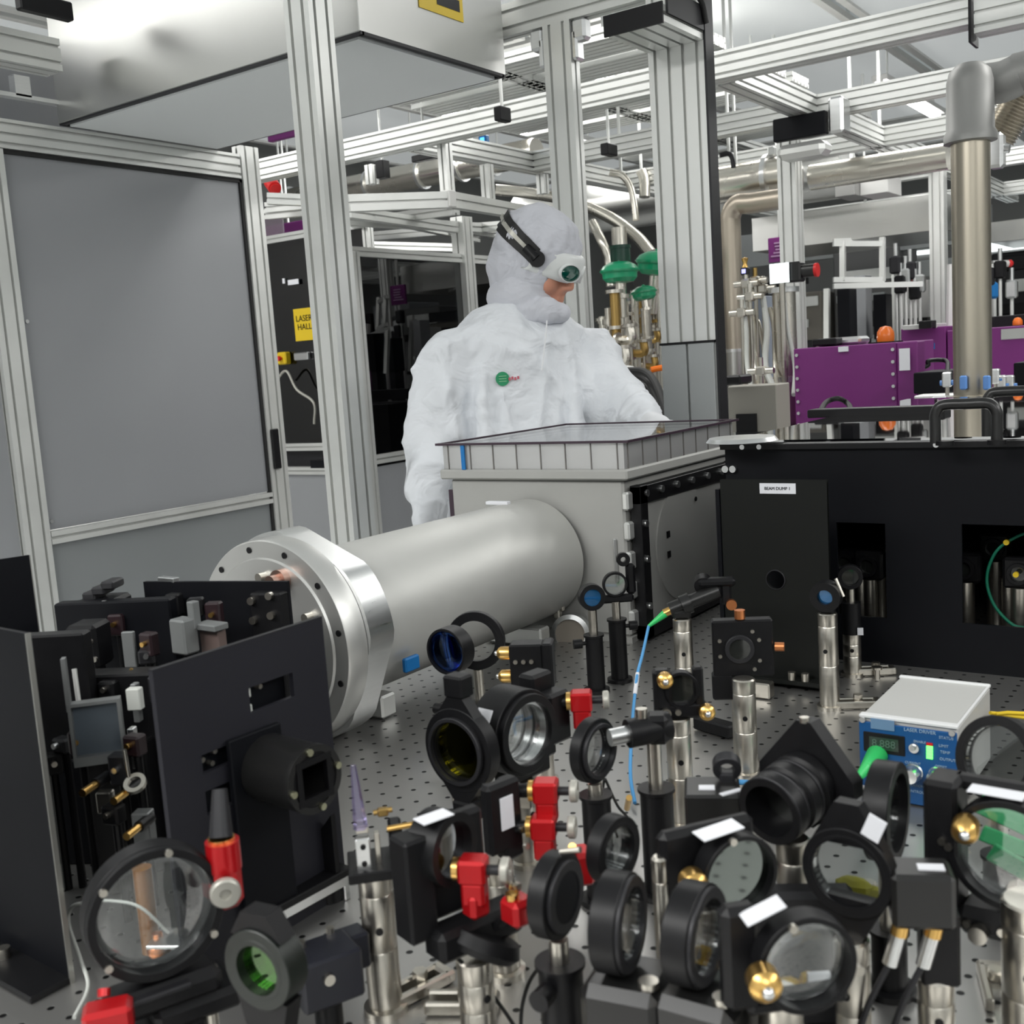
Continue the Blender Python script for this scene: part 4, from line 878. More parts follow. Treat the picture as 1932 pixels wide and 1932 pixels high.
# optics inside the enclosure windows
random.seed(9)
def small_post(label, x, y, h, hd=True, grp=None, top=black, r=.0127):
    o = thing('optic_post', label, 'post', (x, y, TZ), group=grp); MB().cyl((0, 0, 0), (0, 0, h), r).build('post', steel, o)
    if hd: MB().box((0, 0, h + .022), (.045, .02, .045), .004).ring((0, -.012, h + .022), (0, 1, 0), .016, .011, .012).build('mount', top, o); MB().disc((0, -.01, h + .022), (0, 1, 0), .011, .003).build('optic', darkcoat, o)
    return o
for i, (px, y, h) in enumerate(((1600, 1.72, .105), (1625, 1.68, .11), (1642, 1.68, .11), (1660, 1.80, .10))):
    c = aty(px, 1120, y); small_post('steel post with black mount inside the left window of the black enclosure', c.x, y, h, i != 1, 'posts in the left window')
for i, (px, y, h) in enumerate(((1822, 1.7, .11), (1878, 1.82, .12), (1905, 1.70, .12), (1925, 1.68, .11))):
    c = aty(px, 1120, y); small_post('steel post with black mount inside the right window of the black enclosure', c.x, y, h, i != 2, 'posts in the right window')
tag(MB().tube([aty(1960, 1000, 1.66), aty(1920, 1012, 1.66), aty(1880, 1040, 1.66), aty(1862, 1090, 1.66), aty(1875, 1140, 1.66), aty(1910, 1178, 1.66), aty(1940, 1185, 1.66)], .0022).build('green_cable', mat('dark_green_cable', (.0, .16, .09), .5)), 'thin green cable looping inside the right window of the black enclosure', 'cable')
for px, py in ((1899, 1023), (1917, 1084)): tag(MB().disc(aty(px, py, 1.655), (0, 1, 0), .004, .006, 12).build('yellow_connector', yellow), 'tiny yellow connector %s the green cable loop' % ('on' if py < 1050 else 'inside'), 'connector')

# ---- blue and white control unit
b0 = atz(1625, 1497, .903); zt_ = aty(1617, 1352, b0.y).z; xr_ = aty(1806, 1380, b0.y).x; yb = atz(1880, 1297, zt_).y
cw, chh, cd_ = xr_ - b0.x, zt_ - TZ, yb - b0.y
cu = thing('control_unit', 'white control unit with blue front panel, digital display and knobs', 'control unit', ((b0.x + xr_) / 2, b0.y, TZ))
cas = mat('light_grey_case', (.56, .56, .54), .4)
MB().box((0, cd_ / 2, chh / 2 + .002), (cw, cd_ - .004, chh - .004), .0015).build('case', cas, cu)
MB().box((0, cd_ / 2, chh + .0005), (cw - .004, cd_ - .012, .002)).build('top_cover', mat('top_cover_grey', (.55, .55, .53), .5), cu)
rim = MB().box((0, .004, chh + .0015), (cw + .001, .009, .004), .001).box((0, cd_ - .003, chh + .0015), (cw + .001, .006, .004), .001).box((cw / 2 - .0015, cd_ / 2, chh + .0012), (.003, cd_, .003), .001); rim.build('edge_trim', mat('white_trim', (.85, .86, .86), .35), cu)
bf = MB().box((0, -.001, (chh - .004) / 2 + .001), (cw, .003, chh - .005), .0008).build('front_panel', bluef, cu)
def fu_(px, py): P = aty(px, py, b0.y - .003); return P.x - cu.location.x, P.z - TZ
u, v = fu_(1668, 1403); dsp = MB().box((u, -.003, v), (.042, .002, .021), .0005).build('display', black, cu)
d2 = MB(); x = u - .012
d2.box((u, -.0042, v), (.030, .001, .013)).build('lcd', screen, dsp)
text('digits', '8.888', .011, face((u, -.0049, v), (1, 0, 0), (0, -1, 0)), lcd, dsp)
lp = MB().box((0, 0, 0), (.024, .001, .011)).build('label_plate', mat('pale_blue_label', (.16, .28, .45), .5), cu); u, v = fu_(1665, 1367); lp.location = (u, -.0032, v)
for i, (px, py, body, s) in enumerate(((1735, 1380, 'LASER DRIVER', .005), (1785, 1393, 'STATUS', .004), (1780, 1408, 'LIMIT', .004), (1783, 1420, 'TEMP', .004), (1788, 1434, 'OUTPUT', .004), (1735, 1400, 'ENABLE', .0035), (1722, 1440, 'CURRENT', .0035), (1775, 1447, 'OFFSET', .0035), (1725, 1482, 'MODULATION IN', .0035), (1735, 1495, 'CONTROL UNIT', .004))):
    u, v = fu_(px, py); text('panel_lettering', body, s, face((u, -.0028, v), (1, 0, 0), (0, -1, 0)), mat('panel_print', (.35, .5, .65), .5), bf)
u, v = fu_(1725, 1411); MB().cyl((u, -.002, v), (u, -.012, v + .002), .0025).disc((u, -.004, v), (0, 1, 0), .005, .003).build('toggle_switch', alu_b, cu)
for i in range(5):
    u, v = fu_(1754, 1404 + i * 6.2); MB().box((u, -.0032, v), (.006, .002, .0028)).build('led', led if i else redp, cu)
for px, py, n_ in ((1723, 1458, 'knob'), (1769, 1464, 'knob')):
    u, v = fu_(px, py); MB().lathe([(0, .016), (.007, .0155), (.0085, .012), (.0085, .002), (.010, 0)], (u, -.002, v), (0, -1, 0), 24).build(n_, alu_b, cu)
for px, py in ((1627, 1358), (1796, 1384), (1629, 1486)): u, v = fu_(px, py); MB().disc((u, -.003, v), (0, 1, 0), .003, .002, 12).build('panel_screw', alu_b, cu)
for i, z in enumerate((0, 18)): tag(MB().tube([aty(1868, 1345 + z, b0.y + .12), aty(1900, 1348 + z, b0.y + .14), aty(1950, 1356 - z * .5, b0.y + .14), V((.15, b0.y + .3 + z * .002, TZ + .004)), V((.9, b0.y + .5 + z * .002, TZ + .004))], .002).build('yellow_cable', yellow), '%s yellow cable behind the white control unit' % ('upper', 'lower')[i], 'cable')
gp = thing('fibre_connector', 'bright green fibre connector with blue cable plugged into the control unit', 'connector', (0, 0, 0))
A = aty(1655, 1425, b0.y - .004); B = aty(1634, 1450, b0.y - .05); C_ = aty(1610, 1478, b0.y - .09)
MB().cyl(A, B, .011, .006, 16).cyl(B, C_, .006, .0025, 16).build('green_boot', cableg, gp); MB().tube([C_, aty(1590, 1497, b0.y - .12), aty(1572, 1510, b0.y - .14), aty(1540, 1530, b0.y - .15)], .002).build('blue_cable', cableb, gp)

# ================================================================ optics on the table (beam height about 0.14 m)
def spot(px, py, yaw=0, zc=1.04):
    P = atz(px, py, zc); return (P.x, P.y, TZ), math.atan2(-P.x, P.y) + math.radians(yaw), zc - TZ, proj(P)[2]
def lp(L, rz, px, py, z): q = atz(px, py, z); return Matrix.Rotation(-rz, 3, 'Z') @ (q - V(L))
def ld(rz, x, y, z=0): return Matrix.Rotation(-rz, 3, 'Z') @ V((x, y, z))      # world direction in the thing's own axes
def pillar(o, h, x=0, y=0, r=.0127, z0=0):
    m = MB().lathe([(0, z0), (r + .004, z0), (r + .004, z0 + .005), (r, z0 + .006), (r, h * .45), (r - .0006, h * .45 + .001), (r, h * .45 + .002), (r, h - .018), (r - .0006, h - .017), (r, h - .016), (r, h - .0015), (r - .0015, h), (0, h)], (x, y, 0), (0, 0, 1), 36)
    p = m.build('post', steel, o); MB().disc((x, y - r, h * .62), (0, 1, 0), .0028, .002, 12).build('set_hole', black, p); return p
def holder(o, hh, h, x=0, y=0, knob=1, r=.0128, rp=.0064):
    p = MB().lathe([(0, 0), (r + .006, 0), (r + .006, .005), (r, .006), (r, hh - .004), (r + .002, hh - .003), (r + .002, hh), (rp, hh), (rp, hh - .002), (0, hh - .002)], (x, y, 0), (0, 0, 1), 32).build('post_holder', black, o)
    MB().cyl((x, y, hh - .004), (x, y, h), rp, n=20).build('thin_post', steel, o)
    if knob: MB().cyl((x, y, hh - .012), (x - knob * .022, y, hh - .012), .003, n=12).cyl((x - knob * .018, y, hh - .012), (x - knob * .03, y, hh - .012), .0068, n=20).build('thumbscrew', black, p)
    return p
def fork(o, ang, L=.06, x=0, y=0):
    c, s = math.cos(ang), math.sin(ang); d = V((c, s, 0)); n = V((-s, c, 0)); m = MB(); p = V((x, y, 0))
    for k in (-1, 1): m.box(p + d * L * .5 + n * k * .008 + V((0, 0, .006)), (L, .006, .010), .0015, rz=ang)
    m.box(p + d * L + V((0, 0, .006)), (.010, .022, .010), .002, rz=ang)
    f = m.build('clamp_fork', steel, o); MB().disc(p + d * L * .6 + V((0, 0, .014)), (0, 0, 1), .006, .008, 6).build('clamp_screw', steel, f); return f
def lensring(o, h, ro, ri, th, lens, y=0, z=None, m=black, tilt=0, name='lens_ring', glass_th=.004, lug=True):
    z = h if z is None else z; ax = V((0, -math.cos(tilt), math.sin(tilt)))
    p = MB().ring((0, y, z), ax, ro, ri, th).ring(V((0, y, z)) + ax * th * .42, ax, ri + (ro - ri) * .35, ri * .97, th * .18).build(name, m, o)
    if lens is not None: MB().disc((0, y, z), ax, ri * 1.0, glass_th).build('lens', lens, o)
    return p
def tag_label(o, c, d, rz=0): MB().box(c, d, .0002, rz=rz).build('white_label', label_m, o)
def adjuster(o, c, ax, L=.032, s=.017, up=(0, 0, 1)):
    ax = V(ax).normalized(); c = V(c); A = frame(ax, up)
    b = MB().box(c, (s, s, L * .6), .002, A).box(c + A @ V((0, -s * .9, 0)), (s * .9, s, L * .5), .002, A).build('red_adjuster', red, o)
    MB().cyl(c - ax * L * .3, c - ax * L * .42, s * .46, n=20).build('bushing', gold, b)
    MB().cyl(c + ax * L * .3, c + ax * L * .62, .0035, n=14).build('shaft', dgrey, b)
    MB().lathe([(0, 0), (.0080, 0), (.0088, .001), (.0088, .005), (.0078, .006), (.0035, .006), (.003, .004), (0, .004)], c + ax * L * .6, ax, 30).build('knob', knobg, b)
    return b
def goldknob(o, c, ax=(0, -1, 0), r=.0065, L=.014):
    ax = V(ax).normalized(); c = V(c)
    k = MB().lathe([(0, 0), (r * .8, 0), (r, .001), (r, L * .7), (r * .8, L * .85), (r * .35, L), (0, L)], c, ax, 24).build('knob', gold, o)
    MB().ell(c + ax * L, (r * .4, r * .4, r * .4), 8, 12).build('hex_tip', alu_b, k); return k

# F9 blue lens on thin post, and black ring behind it
L, rz, h, t = spot(850, 1226, -38)
o = thing('blue_lens_mount', 'short black lens tube with blue coated lens before the big tube', 'lens mount', L, rz)
MB().ring((0, 0, h), (0, 1, 0), .0285, .0255, .022).build('lens_tube', black, o); MB().ell((0, -.006, h), (.0255, .004, .0255), 12, 32).build('lens', bluelens, o)
MB().disc((0, .009, h), (0, 1, 0), .0256, .001).build('retaining_glass', ring_lens, o); holder(o, .075, h - .028)
L, rz, h, t = spot(898, 1208, -16)
o = thing('black_ring_mount', 'open black ring mount standing just behind the blue lens', 'ring mount', L, rz)
lensring(o, h, .037, .0265, .009, None); holder(o, .06, h - .037, knob=-1)
# F10 teardrop mount with yellow filter
L, rz, h, t = spot(872, 1412, -42)
o = thing('filter_mount', 'black teardrop filter mount with dark yellow-green glass, left of the labelled ring', 'filter mount', L, rz)
pl = [(.037 * math.cos(a), .037 * math.sin(a)) for a in [math.radians(q) for q in range(-50, 231, 10)]] + [(-.012, -.058), (.012, -.058)]
inn = [(.027 * math.cos(2 * PI * k / 40), .027 * math.sin(2 * PI * k / 40)) for k in range(40)]
lensring(o, h, .0385, .027, .014, yel_glass, glass_th=.003)
for s in (-1, 1):
    MB().prism([(-.026 , s * .026), (.026, s * .026), (.0, s * .060)], (0, .0, h), (0, -1, 0), .012, (0, 0, 1)).build('ring_lug', black, o)
    MB().box((s * .0, .001, h + s * .058), (.022, .018, .020), .002).build('lug_block', black, o)
MB().ring((0, -.010, h), (0, 1, 0), .031, .0275, .004).build('retaining_ring', dgrey, o)
pillar(o, h - .066); pillar(o, h - .058, .018, .022, .010)
tag(MB().box(atz(930, 1505, .985), (.075, .014, .014), .001, rz=.35).build('steel_bar', steel), 'short steel bar running right from the teardrop mount post', 'bar')
# F11 big labelled ring
L, rz, h, t = spot(985, 1381, 46)
o = thing('mirror_mount', 'big dark ring mount with two white labels and silver rimmed optic', 'mirror mount', L, rz)
MB().ring((0, .012, h), (0, 1, 0), .0405, .031, .034).build('ring_body', black, o); MB().ring((0, -.008, h), (0, 1, 0), .037, .0295, .006).build('ring_face', black, o)
MB().disc((0, .004, h), (0, 1, 0), .030, .006).build('optic', ring_lens, o); MB().ring((0, -.002, h), (0, 1, 0), .030, .0268, .008).build('silver_rim', alu_b, o)
for a, w_ in ((150, .018), (205, .020)):
    a = math.radians(a); c = V((.0407 * math.cos(a), .014, h + .0407 * math.sin(a))); MB().box(c, (.001, .018, w_), .0002, Matrix.Rotation(-a, 3, 'Y')).build('white_label', label_m, o)
MB().box((.046, .022, h), (.03, .02, .085), .003).box((.02, .022, h - .045), (.06, .022, .02), .003).build('back_plate', black, o)
ap = lp(L, rz, 1097, 1322, 1.055); ar = ld(rz, .80, .45, .0); adjuster(o, ap, ar, .034, .019); MB().cyl(ap - ar * .05, ap - ar * .014, .005).build('shaft', black, o); MB().box(ap - ar * .03 + V((0, 0, -.014)), (.03, .02, .05), .003).build('side_block', black, o)
s = MB()
for z in (-.02, 0, .02): s.disc((.046, .011, h + z), (0, 1, 0), .003, .004, 12)
s.each('screw', steel, o); pillar(o, h - .055, .015, .02)
# F12 little mount with two gold knobs pointing left
L, rz, h, t = spot(996, 1252, -8)
o = thing('mirror_mount', 'small square black mirror mount with two gold knobs on its left side', 'mirror mount', L, rz)
MB().box((.0, 0, h), (.038, .026, .05), .002).box((.024, .0, h), (.012, .03, .052), .002).build('body', black, o)
for z in (.013, -.014): goldknob(o, (-.019, 0, h + z), (-1, 0, .0), .0075, .016)
s = MB()
for x, z in ((-.012, .006), (-.003, .006), (.006, .006), (.008, -.012)): s.disc((x, -.014, h + z), (0, 1, 0), .0025, .003, 12)
s.each('screw', steel, o); pillar(o, h - .025, .01, 0)
# F13 pair on holders near the chamber
L, rz, h, t = spot(1116, 1126, 12, 1.04)
o = thing('blue_lens_mount', 'small blue lens mount on a black post holder near the round clamp port', 'lens mount', L, rz)
lensring(o, h, .019, .0127, .016, None); MB().disc((0, -.004, h), (0, 1, 0), .0127, .004).build('lens', cyanlens, o); holder(o, .085, h - .018, knob=1)
L, rz, h, t = spot(1160, 1102, 8, 1.047)
o = thing('lens_mount', 'small clear lens in a hooked black mount on the second post holder by the chamber', 'lens mount', L, rz)
lensring(o, h, .0185, .0155, .010, ring_lens); MB().box((.024, .002, h + .006), (.014, .012, .046), .004).box((.002, .002, h - .022), (.05, .012, .012), .003).box((-.03, .0, h - .019), (.03, .01, .01), .003).build('bracket', black, o)
MB().lathe([(.004, -.004), (.010, -.004), (.010, .004), (.004, .004)], (.014, 0, h + .036), (0, 1, 0), 20, True).build('hook', black, o); holder(o, .095, h - .026, knob=-1)
# F14 ring on a horizontal rod in front
L, rz, h, t = spot(1119, 1415, 54)
o = thing('black_ring_mount', 'dark ring optic on a horizontal rod held by the tall black post holder', 'ring mount', L, rz)
lensring(o, h, .0285, .0215, .011, ring_lens)
MB().ring((0, -.004, h), (0, 1, 0), .0245, .021, .010).build('inner_ring', dgrey, o)
holder(o, .10, h - .030, knob=0)
Lb, rzb, hb, tb_ = spot(1232, 1372, 0, 1.055)
oo = thing('rod_clamp', 'tall black post holder with shiny rod clamp in the middle foreground', 'post holder', Lb, rzb)
Pb = V((Lb[0], Lb[1], TZ)); e0 = att(1150, 1392, tb_ * .985) - Pb; e1 = att(1262, 1368, tb_) - Pb; Ri = Matrix.Rotation(-rzb, 3, 'Z'); e0, e1 = Ri @ e0, Ri @ e1; dd = (e1 - e0)
MB().cyl(e0, e0 + dd * .35, .0075).build('rod', alu_b, oo); MB().cyl(e0 + dd * .3, e1, .0125).box(e0 + dd * .8, (.02, .022, .026), .004).build('clamp', black, oo)
MB().cyl(e0 + dd * .55 + V((0, 0, .012)), e0 + dd * .55 + V((0, 0, .02)), .005).build('clamp_screw', steel, oo); 
holder(oo, .10, hb, knob=0, r=.0145)
# F15 two stacked red adjusters with grey knobs
L, rz, h, t = spot(960, 1545, 40, 1.03)
o = thing('kinematic_mount', 'black kinematic mount with two stacked red adjusters and grey knobs', 'kinematic mount', L, rz)
ar = ld(rz, .84, .38, 0); a1, a2 = lp(L, rz, 1030, 1492, 1.045), lp(L, rz, 1026, 1560, 1.02)
MB().box((-.002, .006, h + .002), (.034, .012, .056), .003).box(a1 - ar * .034 + V((0, 0, .004)), (.014, .012, .014), .002).box(a2 - ar * .03, (.02, .014, .05), .003).build('body', black, o)
MB().cyl(a1 - ar * .055, a1 - ar * .014, .0055).cyl(a2 - ar * .04, a2 - ar * .014, .005).each('shaft', black, o)
MB().box((-.002, -.001, h + .006), (.013, .001, .026), .0002).build('white_label', label_m, o)
for q in (a1, a2): adjuster(o, q, ar, .032, .018)
s = MB()
for px, py in ((965, 1556), (977, 1556), (973, 1588)): s.disc(lp(L, rz, px, py, 1.02) + V((0, -.012, 0)), (0, 1, 0), .0025, .003, 12)
s.each('screw', steel, o); pillar(o, h - .035, -.005, .012)
tag(MB().box((atz(1097, 1632, 1.0)), (.016, .022, .026), .003, rz=.8).build('red_block', red), 'small red block peeking out right of the black iris', 'adjuster')
tag(MB().cyl(atz(1080, 1598, 1.03), atz(1078, 1610, 1.01), .003).build('gold_pin', gold), 'small gold pin above the small red block', 'pin')
# F16 big kinematic mount with red adjusters in front
L, rz, h, t = spot(855, 1650, 32, 1.04)
o = thing('kinematic_mount', 'large square black mirror mount with red adjuster and grey knob, at the centre bottom', 'kinematic mount', L, rz)
MB().box((-.024, .012, h - .004), (.022, .022, .072), .002).build('front_plate', black, o)
MB().box((.010, .020, h - .002), (.055, .012, .070), .003).box((.014, .0, h - .044), (.07, .024, .022), .004).build('back_plate', black, o)
MB().lathe([(.019, -.012), (.025, -.012), (.025, .012), (.019, .012)], (.000, .012, h + .016), (.35, -1, 0), 40, True).build('optic_ring', black, o); MB().disc((.0, .010, h + .016), (.35, -1, 0), .0195, .006).build('optic', mirror, o)
MB().box((-.008, .006, h + .0415), (.024, .014, .001), .0002).build('white_label', label_m, o)
MB().lathe([(0, 0), (.024, 0), (.028, .005), (.025, .013), (0, .013)], (.012, -.006, h - .058), (.5, 0, .86), 32).build('curved_base', black, o)
MB().lathe([(.005, -.001), (.009, -.001), (.009, .001), (.005, .001)], (.030, -.013, h - .040), (0, 1, .4), 20, True).build('slot_plate', dgrey, o)
ar = ld(rz, .84, .35, 0); a1 = lp(L, rz, 893, 1640, 1.045); b1_ = adjuster(o, a1, ar, .032, .017); MB().box(a1 + V((0, 0, -.024)), (.016, .015, .018), .003).build('red_lower', red, b1_)
a2 = lp(L, rz, 978, 1716, 1.02); b = MB().box(a2, (.019, .019, .018), .003).build('red_block', red, o); MB().cyl(a2 + V((-.004, 0, .009)), a2 + V((-.004, 0, .013)), .0045).build('bushing', gold, b)
s = MB()
for px, py in ((838, 1632), (850, 1636), (972, 1663), (986, 1665), (846, 1750), (858, 1752), (895, 1755)): s.disc(lp(L, rz, px, py, 1.035 if py < 1700 else 1.0) + ld(rz, 0, -.006), (0, 1, 0), .0026, .004, 12)
s.disc(lp(L, rz, 878, 1758, 1.0) + ld(rz, 0, -.006), (0, 1, 0), .0042, .006, 16); s.each('screw', steel, o); pillar(o, h - .070, .018, .010)
fork(o, 2.6, .05, .022, .012)
tag(MB().tube([atz(845, 1790, .985), atz(905, 1850, .95), atz(950, 1905, .92), atz(985, 1960, .91)], .0014).build('black_cable', rubber), 'thin black wire falling from the large square mirror mount', 'cable')
tag(MB().tube([atz(1030, 1810, .97), atz(1000, 1850, .94), atz(985, 1900, .92), atz(982, 1960, .91)], .0014).build('black_cable', rubber), 'thin black wire beside the side knob of the black iris holder', 'cable')
# F17 iris on black post holder
L, rz, h, t = spot(1048, 1688, 60)
o = thing('iris_diaphragm', 'black iris ring on a thick black post holder with side knob, bottom centre', 'iris', L, rz)
lensring(o, h, .0275, .0205, .012, darkcoat, glass_th=.002); MB().ring((0, -.007, h), (0, 1, 0), .023, .0165, .004).build('inner_ring', dgrey, o)
MB().disc((0, -.0075, h), (0, 1, 0), .0172, .002).build('iris_blades', blackp, o); MB().cyl((.0, -.006, h + .03), (.0, -.02, h + .034), .002).build('lever', steel, o)
holder(o, .095, h - .03, knob=1, r=.0145)
# F18
L, rz, h, t = spot(1157, 1602, 52)
o = thing('black_ring_mount', 'narrow black ring mount showing clear glass, left of the tall post holder', 'ring mount', L, rz)
lensring(o, h, .024, .0175, .012, ring_lens); holder(o, .07, h - .024, knob=0)
# F19 two big dark rings at the bottom
for px, py, yw, lb in ((1182, 1742, 70, 'left one of two big dark ring mounts with black blocks at the bottom edge'), (1326, 1765, 66, 'right one of two big dark ring mounts with black blocks at the bottom edge')):
    L, rz, h, t = spot(px, py, yw)
    o = thing('ring_mount', lb, 'ring mount', L, rz)
    MB().ring((0, .006, h), (0, 1, 0), .0300, .0245, .016).build('ring_body', black, o); MB().ring((0, -.003, h), (0, 1, 0), .0285, .022, .003).build('ring_face', dgrey, o); MB().disc((0, 0, h), (0, 1, 0), .0245, .004).build('optic', ring_lens, o)
    MB().box((0, 0, h - .052), (.05, .05, .042), .006).build('mount_block', bkplastic, o); MB().cyl((-.012, -.016, h - .031), (-.012, -.016, h - .027), .006).build('screw', steel, o); holder(o, .05, h - .07, knob=0)
Pq = atz(1612, 1672, .95); tag(MB().ell(Pq, (.016, .008, .008), 5, 8).ell(Pq + V((.014, .002, -.004)), (.012, .006, .007), 4, 7).build('olive_cloth', mat('olive_yellow', (.35, .33, .03), .5)), 'olive yellow crumpled strip seen through the pointed filter mount', 'strip')
L, rz, h, t = spot(1252, 1765, 0, 1.0); o = thing('optic_post', 'thin steel post between the two big dark ring mounts', 'post', L, rz); pillar(o, .155, r=.0055)
# F20 black lens barrel and block
L, rz, h, t = spot(1450, 1532, -34, 1.045)
o = thing('lens_barrel', 'fat black lens barrel with ribbed rings pointing down left', 'lens barrel', L, rz)
A0 = Matrix.Rotation(.12, 3, 'X')
k_ = .82
MB().lathe([(r_ * k_, z_ * .95) for r_, z_ in [(.024, 0), (.0305, 0), (.0315, .003), (.0315, .012), (.028, .014), (.028, .020), (.0315, .022), (.0315, .032), (.0285, .034), (.0285, .040), (.032, .042), (.032, .052), (.024, .052)]], (0, 0, h), (0, 1, .10), 48, True).build('barrel', black, o)
for q in (.0015, .013, .033): MB().ring(V((0, 0, h)) + V((0, 1, .1)).normalized() * q, (0, 1, .1), .0317 * k_, .027 * k_, .0018).build('trim_ring', dgrey, o)
MB().disc((0, .028, h + .002), (0, 1, .1), .021, .003).build('lens', darkcoat, o)
MB().prism([(-.006, .046), (.006, .046), (.040, .006), (.040, -.006), (.006, -.036), (-.006, -.036), (-.040, -.006), (-.040, .006)], (.0, .056, h + .008), (0, -1, 0), .014, (0, 0, 1)).build('diamond_plate', black, o); MB().box((.020, .0565, h + .0345), (.022, .012, .002), .0005, Matrix.Rotation(.87, 3, 'Y')).build('white_label', label_m, o); MB().disc((0, .051, h + .055), (0, 0, 1), .0035, .004).build('screw', steel, o)
pillar(o, h - .03, 0, .03)
L, rz, h, t = spot(1345, 1522, 0, 1.03)
o = thing('black_box', 'black box left of the fat lens barrel with small white stickers', 'box', L, rz)
MB().box((0, 0, h), (.042, .04, .034), .002).build('body', bkplastic, o); MB().box((-.004, -.005, h + .0175), (.012, .008, .001)).box((.014, -.014, h + .0175), (.018, .005, .001), 0, None, .6).build('sticker', label_m, o)
MB().box((0, 0, h - .03), (.03, .03, .03), .002).build('neck', black, o); pillar(o, h - .04)
MB().ring((.012, .012, h + .028), (0, 1, .3), .011, .006, .01).box((.012, .012, h + .018), (.012, .01, .012), .002).build('top_ring', dgrey, o)
tag(MB().tube([atz(1375, 1476, TZ + .004), atz(1400, 1476, TZ + .006), atz(1430, 1478, TZ + .004)], .003).build('blue_cable', cableb), 'blue cable lying on the table behind the black box', 'cable')
# F21 mirror with gold knob
L, rz, h, t = spot(1372, 1650, 30)
o = thing('mirror_mount', 'round mirror mount with one gold knob and white label, behind the right dark ring', 'mirror mount', L, rz)
MB().ring((.006, 0, h), (0, 1, 0), .0275, .0245, .016).build('ring', black, o); MB().disc((.006, .002, h), (0, 1, 0), .0245, .006).build('mirror', dmirror, o)
MB().box((-.006, .016, h), (.07, .012, .062), .004).build('back_plate', black, o); goldknob(o, (-.029, -.004, h + .006), (-.2, -1, 0), .0085, .016)
MB().box((-.004, .002, h + .0305), (.030, .016, .001), .0002, Matrix.Rotation(-.1, 3, 'Y')).build('white_label', label_m, o)
s = MB().disc((.0, -.009, h + .026), (0, 1, 0), .0025, .003, 12).disc((.034, .008, h - .006), (0, 1, 0), .0028, .004, 12); s.each('screw', steel, o); pillar(o, h - .03, 0, .02)
# F22
L, rz, h, t = spot(1497, 1815, 22)
o = thing('mirror_mount', 'large round lens mount with gold knob and big white label at the bottom', 'lens mount', L, rz)
MB().ring((.006, 0, h), (0, 1, 0), .0285, .0250, .014).build('ring', black, o); MB().ell((.006, .002, h), (.0256, .004, .0256), 12, 40).build('lens', ring_lens, o)
MB().box((-.026, .014, h), (.022, .014, .062), .004).box((.006, .014, h - .030), (.06, .014, .010), .003).build('back_plate', black, o)
Pq = atz(1490, 1862, .975); tag(MB().ell(Pq, (.010, .008, .006), 5, 7).ell(Pq + V((.012, .004, .003)), (.008, .007, .009), 4, 6).ell(Pq + V((-.012, -.004, -.002)), (.008, .006, .004), 4, 7).build('yellow_reflection', mat('yellow_reflection', (.8, .5, .02), .3, .3)), 'yellow lumps standing in for a reflection in the large round lens at the bottom', 'reflection')  # yellow lumps added behind the glass as its yellow reflection
Pq = atz(1490, 1800, .95); tag(MB().box(Pq, (.09, .02, .10), .004, rz=.5).build('dark_reflection', dgrey), 'dark grey block behind the yellow lumps, standing in for a dark reflection', 'shield')  # block added to darken the glass like a dark reflection
Pq = atz(1545, 1848, .985); tag(MB().box(Pq, (.014, .004, .009), 0, rz=.6).build('white_sticker', label_m), 'small white sticker right of the yellow lumps', 'sticker'); goldknob(o, (-.022, -.008, h + .0), (-.15, -1, 0), .009, .017)
MB().box((-.016, .002, h + .0315), (.024, .014, .001), .0002, Matrix.Rotation(-.35, 3, 'Y')).build('white_label', label_m, o)
s = MB().disc((-.004, -.011, h + .026), (0, 1, 0), .0025, .003, 12).disc((.036, -.004, h - .008), (0, 1, 0), .003, .004, 12); s.each('screw', steel, o); pillar(o, h - .03, 0, .022)
# F23 diamond mount on steel post
L, rz, h, t = spot(1603, 1642, -22)
o = thing('filter_mount', 'black pointed filter mount with clear glass on a steel post right of the fat barrel', 'filter mount', L, rz)
lensring(o, h, .030, .0235, .012, ring_lens)
for s in (-1, 1): MB().prism([(-.024, s * .018), (.024, s * .018), (.008, s * .046), (-.008, s * .046)], (0, .002, h), (0, -1, 0), .010, (0, 0, 1)).build('lug', black, o)
MB().box((.018, -.004, h + .034), (.012, .001, .016), .0002, Matrix.Rotation(.4, 3, 'Y')).build('white_label', label_m, o); pillar(o, h - .046, 0, .0, .0115)
# F24 edge-on ring
L, rz, h, t = spot(1672, 1530, 76)
o = thing('black_ring_mount', 'dark ring mount seen nearly edge on in front of the blue control unit', 'ring mount', L, rz)
lensring(o, h, .036, .029, .018, ring_lens); holder(o, .05, h - .036, knob=0)
# F25 black block with gold connectors
L, rz, h, t = spot(1737, 1685, 8, 1.03)
o = thing('detector_head', 'black detector block with white sticker and two gold connectors below', 'detector', L, rz)
MB().box((0, 0, h), (.038, .03, .036), .003).build('body', bkplastic, o); MB().box((.006, -.002, h + .0185), (.016, .008, .001)).build('sticker', label_m, o)
for x in (-.012, .008):
    c = MB().cyl((x, -.004, h - .016), (x - .002, -.004, h - .026), .0055).build('gold_connector', gold, o); MB().cyl((x - .002, -.004, h - .025), (x - .008, -.005, h - .046), .0048).build('silver_plug', alu_b, c)
    MB().tube([(x - .008, -.005, h - .045), (x - .022, -.006, h - .075), (x - .03, -.002, h - .105), (x - .034, .0, h - .122)], .0022).build('grey_cable', dgrey, c)
MB().box((.012, .012, h - .04), (.024, .02, .05), .002).build('neck', black, o); pillar(o, h - .062, .01, .012, .0115)
